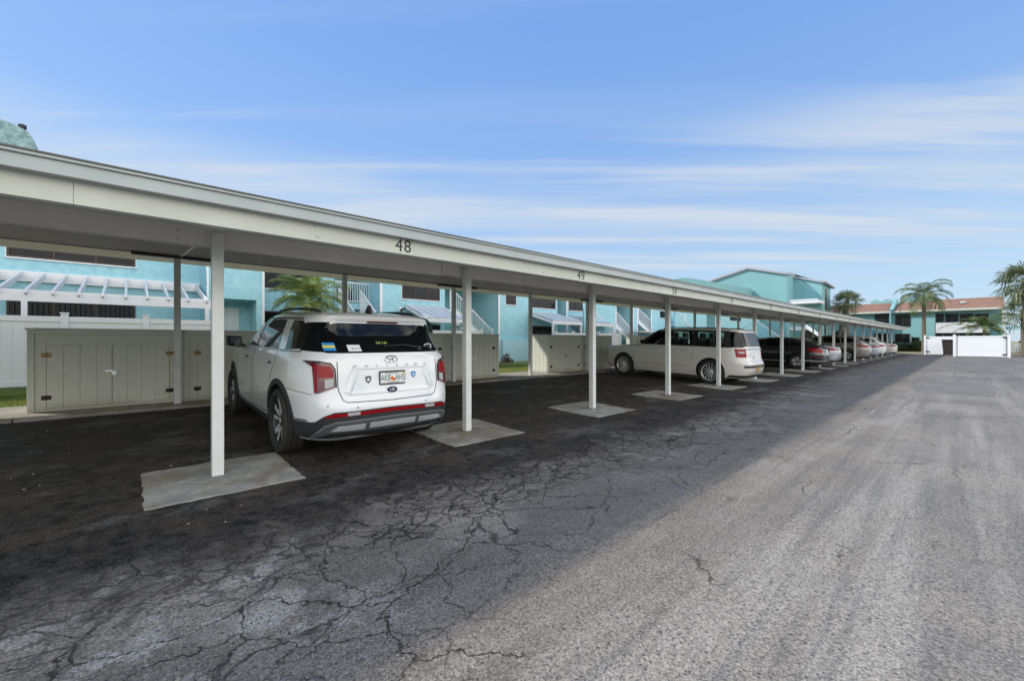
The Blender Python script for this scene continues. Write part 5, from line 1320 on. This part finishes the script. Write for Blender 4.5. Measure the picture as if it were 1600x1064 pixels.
# 2. cream boxy wagon, stall 52
rows = [(.24, -2.30, 2.35, .90, 0, 6, 5), (.36, -2.42, 2.50, .94, 0, 6, 5), (.50, -2.46, 2.55, .96, 0, 6, 5), (.66, -2.46, 2.57, .965, 0, 6, 5), (.80, -2.38, 2.56, .965, 0, 6.5, 5), (.92, -2.36, 2.54, .962, 0, 6.5, 5), (1.0, -2.35, 2.45, .955, 0, 6.5, 5),
        (1.06, -2.34, 1.95, .945, -.1, 6.5, 5), (1.11, -2.335, 1.38, .93, -.3, 6.5, 5), (1.16, -2.33, 1.24, .915, -.4, 6, 5), (1.35, -2.28, .92, .87, -.5, 6, 5), (1.55, -2.21, .60, .825, -.6, 6, 5), (1.63, -2.18, .44, .79, -.7, 6, 5), (1.67, -2.12, .25, .74, -.8, 6, 4)]
TL = 4.22
WW = [rnd_poly(pp, .03) for pp in ([(1.14, 1.15), (.55, 1.55), (.02, 1.58), (-.02, 1.15)], [(-.10, 1.15), (-.08, 1.58), (-.86, 1.58), (-.86, 1.15)], [(-.98, 1.15), (-.98, 1.58), (-1.78, 1.575), (-1.82, 1.15)])]
o, sh = plain_car('cream boxy wagon with black window band parked in stall 52, second vehicle from the camera', rows, 'paint_cream', place(TL, 2.56, 13.85), (1.55, -1.445, .375, .285, .235, .85), 'multi',
    [], rnd_poly([(-.72, 1.17), (.72, 1.17), (.68, 1.58), (-.68, 1.58)], .03), [(.64, .86), (.64, 1.10), (.97, 1.10), (.95, .86)], 'boxy_wagon', .035, 'wagon',
    handles=[(-.62, .985), (.38, .985)], seams=[[(-.12, .33), (-.12, 1.12)], [(-.92, 1.12), (-.92, .86), (-.84, .7)], [(1.12, .33), (1.15, .8), (1.1, 1.11)], [(-.9, .52), (1.1, .50)]], glass_front=[(-.6, 1.14), (.6, 1.14), (.55, 1.56), (-.55, 1.56)], cabin=(-2.0, .75, .765, 1.135, 1.60, WW))
for poly in WW: panel(sh, poly, 'side', 'side_window', M['wagon_glass'], o, mirror=True, off=.003, thick=.004)
for pp in ([(-.005, 1.13), (.0, 1.60), (-.07, 1.60), (-.115, 1.13)], [(-.845, 1.13), (-.845, 1.60), (-.995, 1.60), (-.995, 1.13)], [(-1.80, 1.13), (-1.76, 1.60), (-1.92, 1.60), (-1.98, 1.13)], [(.53, 1.572), (.0, 1.602), (-.02, 1.625), (.50, 1.60)], [(.0, 1.578), (.0, 1.62), (-1.92, 1.62), (-1.9, 1.578)], [(1.20, 1.13), (1.12, 1.152), (.53, 1.552), (.50, 1.60)], [(1.2, 1.128), (1.2, 1.148), (-1.9, 1.148), (-1.9, 1.128)]):
    panel(sh, pp, 'side', 'black_pillar', M['black'], o, mirror=True, off=.006)
for xx, yy in ((.15, .36), (.15, -.36), (-.75, .36), (-.75, -.36), (-1.55, .3), (-1.55, -.3)):
    m = MB(); m.prism([(xx, yy - .24, 1.10), (xx - .12, yy - .20, 1.36), (xx - .24, yy - .20, 1.36), (xx - .2, yy - .24, 1.10)], (0, .44, 0)); m.box(xx - .26, xx - .14, yy - .13, yy + .13, 1.38, 1.54); m.build('seat', M['gun'], o, bevel=.03)
for s in (1, -1): panel(sh, [(s * a, b) for a, b in [(.70, 1.14), (.68, 1.60), (1.06, 1.60), (1.12, 1.14)]][::s], 'arc', 'rear_corner_glass', M['car_glass'], o, off=.005)
for s in (1, -1): panel(sh, [(s * a, b) for a, b in [(.70, .97), (.70, 1.03), (.88, 1.03), (.88, .97)]][::s], 'arc', 'lamp_lens', M['clear_lens'], o, off=.014)
rail(o, [(.2, .68, 1.66), (.0, .69, 1.70), (-1.0, .69, 1.712), (-1.7, .68, 1.70), (-1.85, .67, 1.66)], .014)
panel(sh, [(-.8, .56), (.8, .56), (.8, .62), (-.8, .62)], 'arc', 'bumper_step', M['arch_plastic'], o, off=.02)
panel(sh, [(-.68, 1.085), (.68, 1.085), (.68, 1.115), (-.68, 1.115)], 'arc', 'tailgate_bar', M['satin'], o, off=.02)
strip(sh, [(1.3, .78), (.6, .80), (-.8, .80), (-1.0, .80)], .012, 'side', 'side_groove', M['paint_cream'], o, off=.006, mirror=True)
m = MB(); m.tube([(-2.0, .1, 1.69), (-2.3, .12, 1.86)], .006, 6); m.build('antenna', M['black'], o)
mb = MB(); q = sh.arc(.0, .55)[0]; mb.box(q.x - .02, q.x + .01, -.155, .155, .44, .58); mb.build('amber_plate', M['plate_amber'], o)

# sedans and crossovers
def sedan_rows(h=1.44, hatch=False):
    if hatch:
        return [(.20, -2.2, 2.15, .85, 0, 6, 5), (.32, -2.36, 2.33, .90, 0, 7, 5), (.50, -2.40, 2.40, .915, 0, 7, 4.5), (.66, -2.40, 2.42, .92, 0, 7, 4.5), (.78, -2.38, 2.34, .915, 0, 7, 4.5), (.86, -2.36, 2.0, .905, -.1, 7, 4.5), (.92, -2.33, 1.55, .89, -.2, 7, 4.5), (.98, -2.28, 1.22, .87, -.3, 6.5, 4.5), (1.04, -2.22, 1.02, .84, -.4, 6, 4.5),
                (1.2, -1.92, .66, .77, -.5, 5, 4.5), (1.33, -1.55, .30, .70, -.5, 4.5, 4.5), (h - .05, -1.20, .0, .62, -.5, 4, 4)]
    return [(.20, -2.2, 2.15, .85, 0, 6, 5), (.32, -2.38, 2.33, .90, 0, 7, 5), (.50, -2.43, 2.40, .915, 0, 7, 4.5), (.66, -2.43, 2.42, .92, 0, 7, 4.5), (.80, -2.42, 2.32, .915, 0, 7, 4.5), (.88, -2.40, 2.0, .905, -.1, 7, 4.5), (.94, -2.38, 1.5, .89, -.2, 7, 4.5), (1.0, -2.34, 1.16, .86, -.3, 6.5, 4.5), (1.045, -2.20, 1.02, .835, -.4, 6, 4.5), (1.07, -1.95, .95, .82, -.4, 6, 4.5),
            (1.2, -1.62, .66, .765, -.45, 5, 4.5), (1.33, -1.28, .30, .70, -.5, 4.5, 4.5), (h - .05, -.98, .0, .62, -.5, 4, 4)]
sed_w = [[(.98, 1.03), (.35, 1.30), (.02, 1.345), (.0, 1.03)], [(-.06, 1.03), (-.04, 1.345), (-.60, 1.34), (-1.0, 1.25), (-1.05, 1.04)]]
sed_s = [[(-.03, .33), (-.03, 1.02)], [(-1.0, 1.02), (-.98, .8), (-.9, .65)], [(1.02, .33), (1.05, 1.0)]]
o, sh = plain_car('black hatchback sedan with silver sill strip parked beyond the cream wagon', sedan_rows(1.46, True), 'paint_black', place(4.55, 2.42, 24.0), (1.42, -1.42, .335, .23, .22, .80), 'five',
    sed_w + [[(-1.12, 1.06), (-1.10, 1.26), (-1.55, 1.16), (-1.7, 1.08)]], [(-.72, 1.05), (.72, 1.05), (.60, 1.34), (-.60, 1.34)], [(.50, .78), (.52, .96), (.95, .98), (1.25, .92), (1.02, .78)], 'black_sedan', handles=[(-.8, .90), (.25, .89)], seams=sed_s)
panel(sh, [(-.95, .29), (-.95, .36), (.98, .36), (.98, .29)], 'side', 'sill_strip', M['satin'], o, off=.012, mirror=True); panel(sh, [(-1.35, .36), (-1.35, .43), (1.35, .43), (1.35, .36)], 'arc', 'bumper_strip', M['satin'], o, off=.012)
panel(sh, [(.72, .56), (.72, .62), (1.2, .62), (1.2, .56)], 'arc', 'reflector', M['dark_red_lens'], o, off=.01)
o, sh = plain_car('silver sedan with wide red tail lamps parked between the black sedan and the taupe crossover', sedan_rows(1.44), 'paint_pale', place(4.62, 2.42, 26.9), (1.42, -1.40, .33, .22, .215, .80), 'ten',
    sed_w, [(-.70, 1.08), (.70, 1.08), (.55, 1.35), (-.55, 1.35)], [(.35, .85), (.38, .93), (.9, .96), (1.35, .94), (1.0, .83)], 'silver_sedan', handles=[(-.8, .92), (.25, .90)], seams=sed_s)
def cross_rows():
    return [(.24, -2.2, 2.15, .87, 0, 6, 5), (.36, -2.32, 2.32, .92, 0, 7, 5), (.52, -2.36, 2.38, .935, 0, 7, 4.5), (.74, -2.36, 2.40, .94, 0, 7, 4.5), (.90, -2.34, 2.34, .935, 0, 7, 4.5), (.98, -2.32, 2.05, .925, -.1, 7, 4.5), (1.05, -2.29, 1.5, .905, -.2, 7, 4.5), (1.12, -2.24, 1.2, .88, -.3, 6.5, 4.5),
            (1.3, -2.08, .86, .81, -.4, 6, 4.5), (1.45, -1.93, .55, .755, -.5, 5.5, 4.5), (1.56, -1.84, .25, .69, -.6, 5, 4), (1.60, -1.75, .05, .64, -.6, 5, 4)]
cro_w = [[(1.02, 1.13), (.42, 1.48), (.02, 1.53), (.0, 1.14)], [(-.06, 1.14), (-.04, 1.53), (-.85, 1.51), (-.98, 1.16)], [(-1.05, 1.16), (-.95, 1.50), (-1.5, 1.46), (-1.85, 1.26)]]
cro_s = [[(-.03, .36), (-.03, 1.12)], [(-1.02, 1.12), (-1.0, .9), (-.9, .75)], [(1.08, .36), (1.12, 1.1)]]
crs = dict(handles=[(-.8, .99), (.25, .97)], seams=cro_s)
o, sh = plain_car('taupe crossover with large dark wheels parked beyond the silver sedan', cross_rows(), 'paint_taupe', place(4.35, 2.36, 34.6), (1.42, -1.34, .375, .25, .23, .82), 'five', cro_w, [(-.70, 1.17), (.70, 1.17), (.62, 1.48), (-.62, 1.48)], [(.45, .90), (.48, 1.02), (.95, 1.06), (1.35, 1.04), (1.0, .92)], 'taupe_crossover', **crs)
wheel_arch(sh, -1.34, .42, 'wheel_arch_trim', M['arch_plastic'], o, .05, .38, -12, 192); wheel_arch(sh, 1.42, .42, 'wheel_arch_trim', M['arch_plastic'], o, .05, .38, -12, 192)
o, sh = plain_car('pale silver sedan parked just beyond the taupe crossover', sedan_rows(1.44), 'paint_pale', place(4.5, 2.42, 40.1), (1.42, -1.40, .33, .22, .215, .80), 'ten', sed_w, [(-.70, 1.08), (.70, 1.08), (.55, 1.35), (-.55, 1.35)], [(.30, .85), (.33, .93), (.9, .96), (1.3, .94), (1.0, .83)], 'pale_sedan', handles=[(-.8, .92)], seams=sed_s)
o, sh = plain_car('white crossover with red tail lamps, second last vehicle in the carport row', cross_rows(), 'paint_white', place(4.5, 2.36, 43.1), (1.42, -1.34, .36, .23, .23, .82), 'ten', cro_w, [(-.70, 1.17), (.70, 1.17), (.62, 1.48), (-.62, 1.48)], [(.45, .88), (.48, 1.00), (.95, 1.03), (1.3, 1.0), (1.0, .88)], 'white_crossover', **crs)
o, sh = plain_car('cream white sedan at the far end of the carport row', sedan_rows(1.44), 'paint_cream', place(4.4, 2.42, 49.1), (1.42, -1.40, .33, .22, .215, .80), 'seven', sed_w, [(-.70, 1.08), (.70, 1.08), (.55, 1.35), (-.55, 1.35)], [(.55, .85), (.6, .96), (.9, .96), (1.15, .92), (1.0, .82)], 'cream_sedan', handles=[(-.8, .92)], seams=sed_s)

# ------------------------------------------------------------------ sky, sun, camera
SUN = Vector((-.91, -.77, 1.0)).normalized()
w = bpy.data.worlds.new('World'); scene.world = w; w.use_nodes = True
nt = w.node_tree; bg = nt.nodes['Background']
sky = nt.nodes.new('ShaderNodeTexSky'); sky.sky_type = 'NISHITA'; sky.sun_disc = False
sky.sun_elevation = math.asin(SUN.z); sky.sun_rotation = math.atan2(SUN.x, SUN.y)
sky.air_density = 1.0; sky.dust_density = .35; sky.ozone_density = 2.2
tc = N(nt, 'ShaderNodeTexCoord')
sep = N(nt, 'ShaderNodeSeparateXYZ'); L(nt, tc.outputs['Generated'], sep.inputs[0])
# cirrus streaks: stretched along the horizon, thin in elevation
zc = math_node(nt, 'ADD', math_node(nt, 'MAXIMUM', sep.outputs[2], 0.), .03)
da = math_node(nt, 'ADD', math_node(nt, 'MULTIPLY', sep.outputs[0], CT), math_node(nt, 'MULTIPLY', sep.outputs[1], ST))
db = math_node(nt, 'ADD', math_node(nt, 'MULTIPLY', sep.outputs[0], -ST), math_node(nt, 'MULTIPLY', sep.outputs[1], CT))
ca = math_node(nt, 'DIVIDE', da, zc); cbb = math_node(nt, 'DIVIDE', db, zc)
cb = N(nt, 'ShaderNodeCombineXYZ'); L(nt, math_node(nt, 'MULTIPLY', ca, .30), cb.inputs[0]); L(nt, math_node(nt, 'MULTIPLY', cbb, 2.4), cb.inputs[1])
mp2 = N(nt, 'ShaderNodeMapping'); mp2.inputs['Location'].default_value = (6.9, 2.35, 0); L(nt, cb.outputs[0], mp2.inputs[0])
n1 = N(nt, 'ShaderNodeTexNoise', i_Scale=1.0, i_Detail=9.0, i_Roughness=.56); n1.inputs['Distortion'].default_value = .2; L(nt, mp2.outputs[0], n1.inputs['Vector'])
n2 = N(nt, 'ShaderNodeTexNoise', i_Scale=.45, i_Detail=3.0); L(nt, mp2.outputs[0], n2.inputs['Vector'])
cl = math_node(nt, 'MULTIPLY', smooth(nt, n1.outputs['Fac'], .45, .64), smooth(nt, n2.outputs['Fac'], .24, .52))
cl = math_node(nt, 'MULTIPLY', cl, smooth(nt, sep.outputs[2], .08, .17))
cl = math_node(nt, 'MULTIPLY', cl, smooth(nt, sep.outputs[2], .34, .46, 1., .12))
hz = smooth(nt, sep.outputs[2], .0, .55, 1., 0.)
HAZE_C = (3.3, 4.1, 5.4); CLOUD_C = (3.5, 3.85, 4.3)
ramp = N(nt, 'ShaderNodeValToRGB'); L(nt, sep.outputs[2], ramp.inputs[0])
els = ramp.color_ramp.elements
for pos_, col_ in ((.0, (.27, .365, .48)), (.12, (.275, .38, .50)), (.24, (.235, .350, .515)), (.40, (.160, .285, .525)), (.60, (.118, .240, .515)), (1., (.07, .17, .42))):
    e = els[0] if pos_ == 0 else (els[len(els) - 1] if pos_ == 1. else els.new(pos_)); e.position = pos_; e.color = (*col_, 1)
rs = N(nt, 'ShaderNodeVectorMath', operation='SCALE'); L(nt, ramp.outputs[0], rs.inputs[0]); rs.inputs['Scale'].default_value = 8.9
c = mixc(nt, .82, sky.outputs[0], rs.outputs[0])
n3 = N(nt, 'ShaderNodeTexNoise', i_Scale=.55, i_Detail=7.0, i_Roughness=.6); L(nt, mp2.outputs[0], n3.inputs['Vector'])
veil = math_node(nt, 'MULTIPLY', smooth(nt, n3.outputs['Fac'], .40, .60), math_node(nt, 'MULTIPLY', smooth(nt, sep.outputs[2], .10, .22), smooth(nt, sep.outputs[2], .30, .40, 1., 0.)))
c = mixc(nt, math_node(nt, 'MULTIPLY', veil, .4), c, CLOUD_C)
c = mixc(nt, math_node(nt, 'MULTIPLY', cl, .72), c, CLOUD_C)
# cloudy bright fill added to the unseen side of the sky, lifts shade
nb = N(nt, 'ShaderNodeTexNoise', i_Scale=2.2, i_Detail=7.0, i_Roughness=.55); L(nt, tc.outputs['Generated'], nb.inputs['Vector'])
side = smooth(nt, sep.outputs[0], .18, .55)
sky_fill = math_node(nt, 'MULTIPLY', side, smooth(nt, nb.outputs['Fac'], .36, .52))
sky_fill = math_node(nt, 'MULTIPLY', sky_fill, smooth(nt, sep.outputs[2], .02, .12))
c = mixc(nt, sky_fill, c, (12.9, 12.5, 11.9))
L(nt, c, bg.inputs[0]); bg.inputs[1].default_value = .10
sl = bpy.data.lights.new('sun', 'SUN'); sl.energy = 2.0; sl.angle = R(2.6); sl.color = (1., .95, .87)
so = bpy.data.objects.new('sun', sl); COL.objects.link(so); so.rotation_euler = SUN.to_track_quat('Z', 'Y').to_euler()
cam = bpy.data.cameras.new('camera'); cam.sensor_width = 36; cam.lens = 36 * F / 1600; cam.clip_start = .05; cam.clip_end = 3000
co = bpy.data.objects.new('camera', cam); COL.objects.link(co); co.location = (0, 0, CAMZ); co.rotation_euler = (R(90), 0, TH); scene.camera = co
scene.view_settings.view_transform = 'Standard'; scene.view_settings.look = 'None'; scene.view_settings.exposure = .95; scene.view_settings.gamma = 1
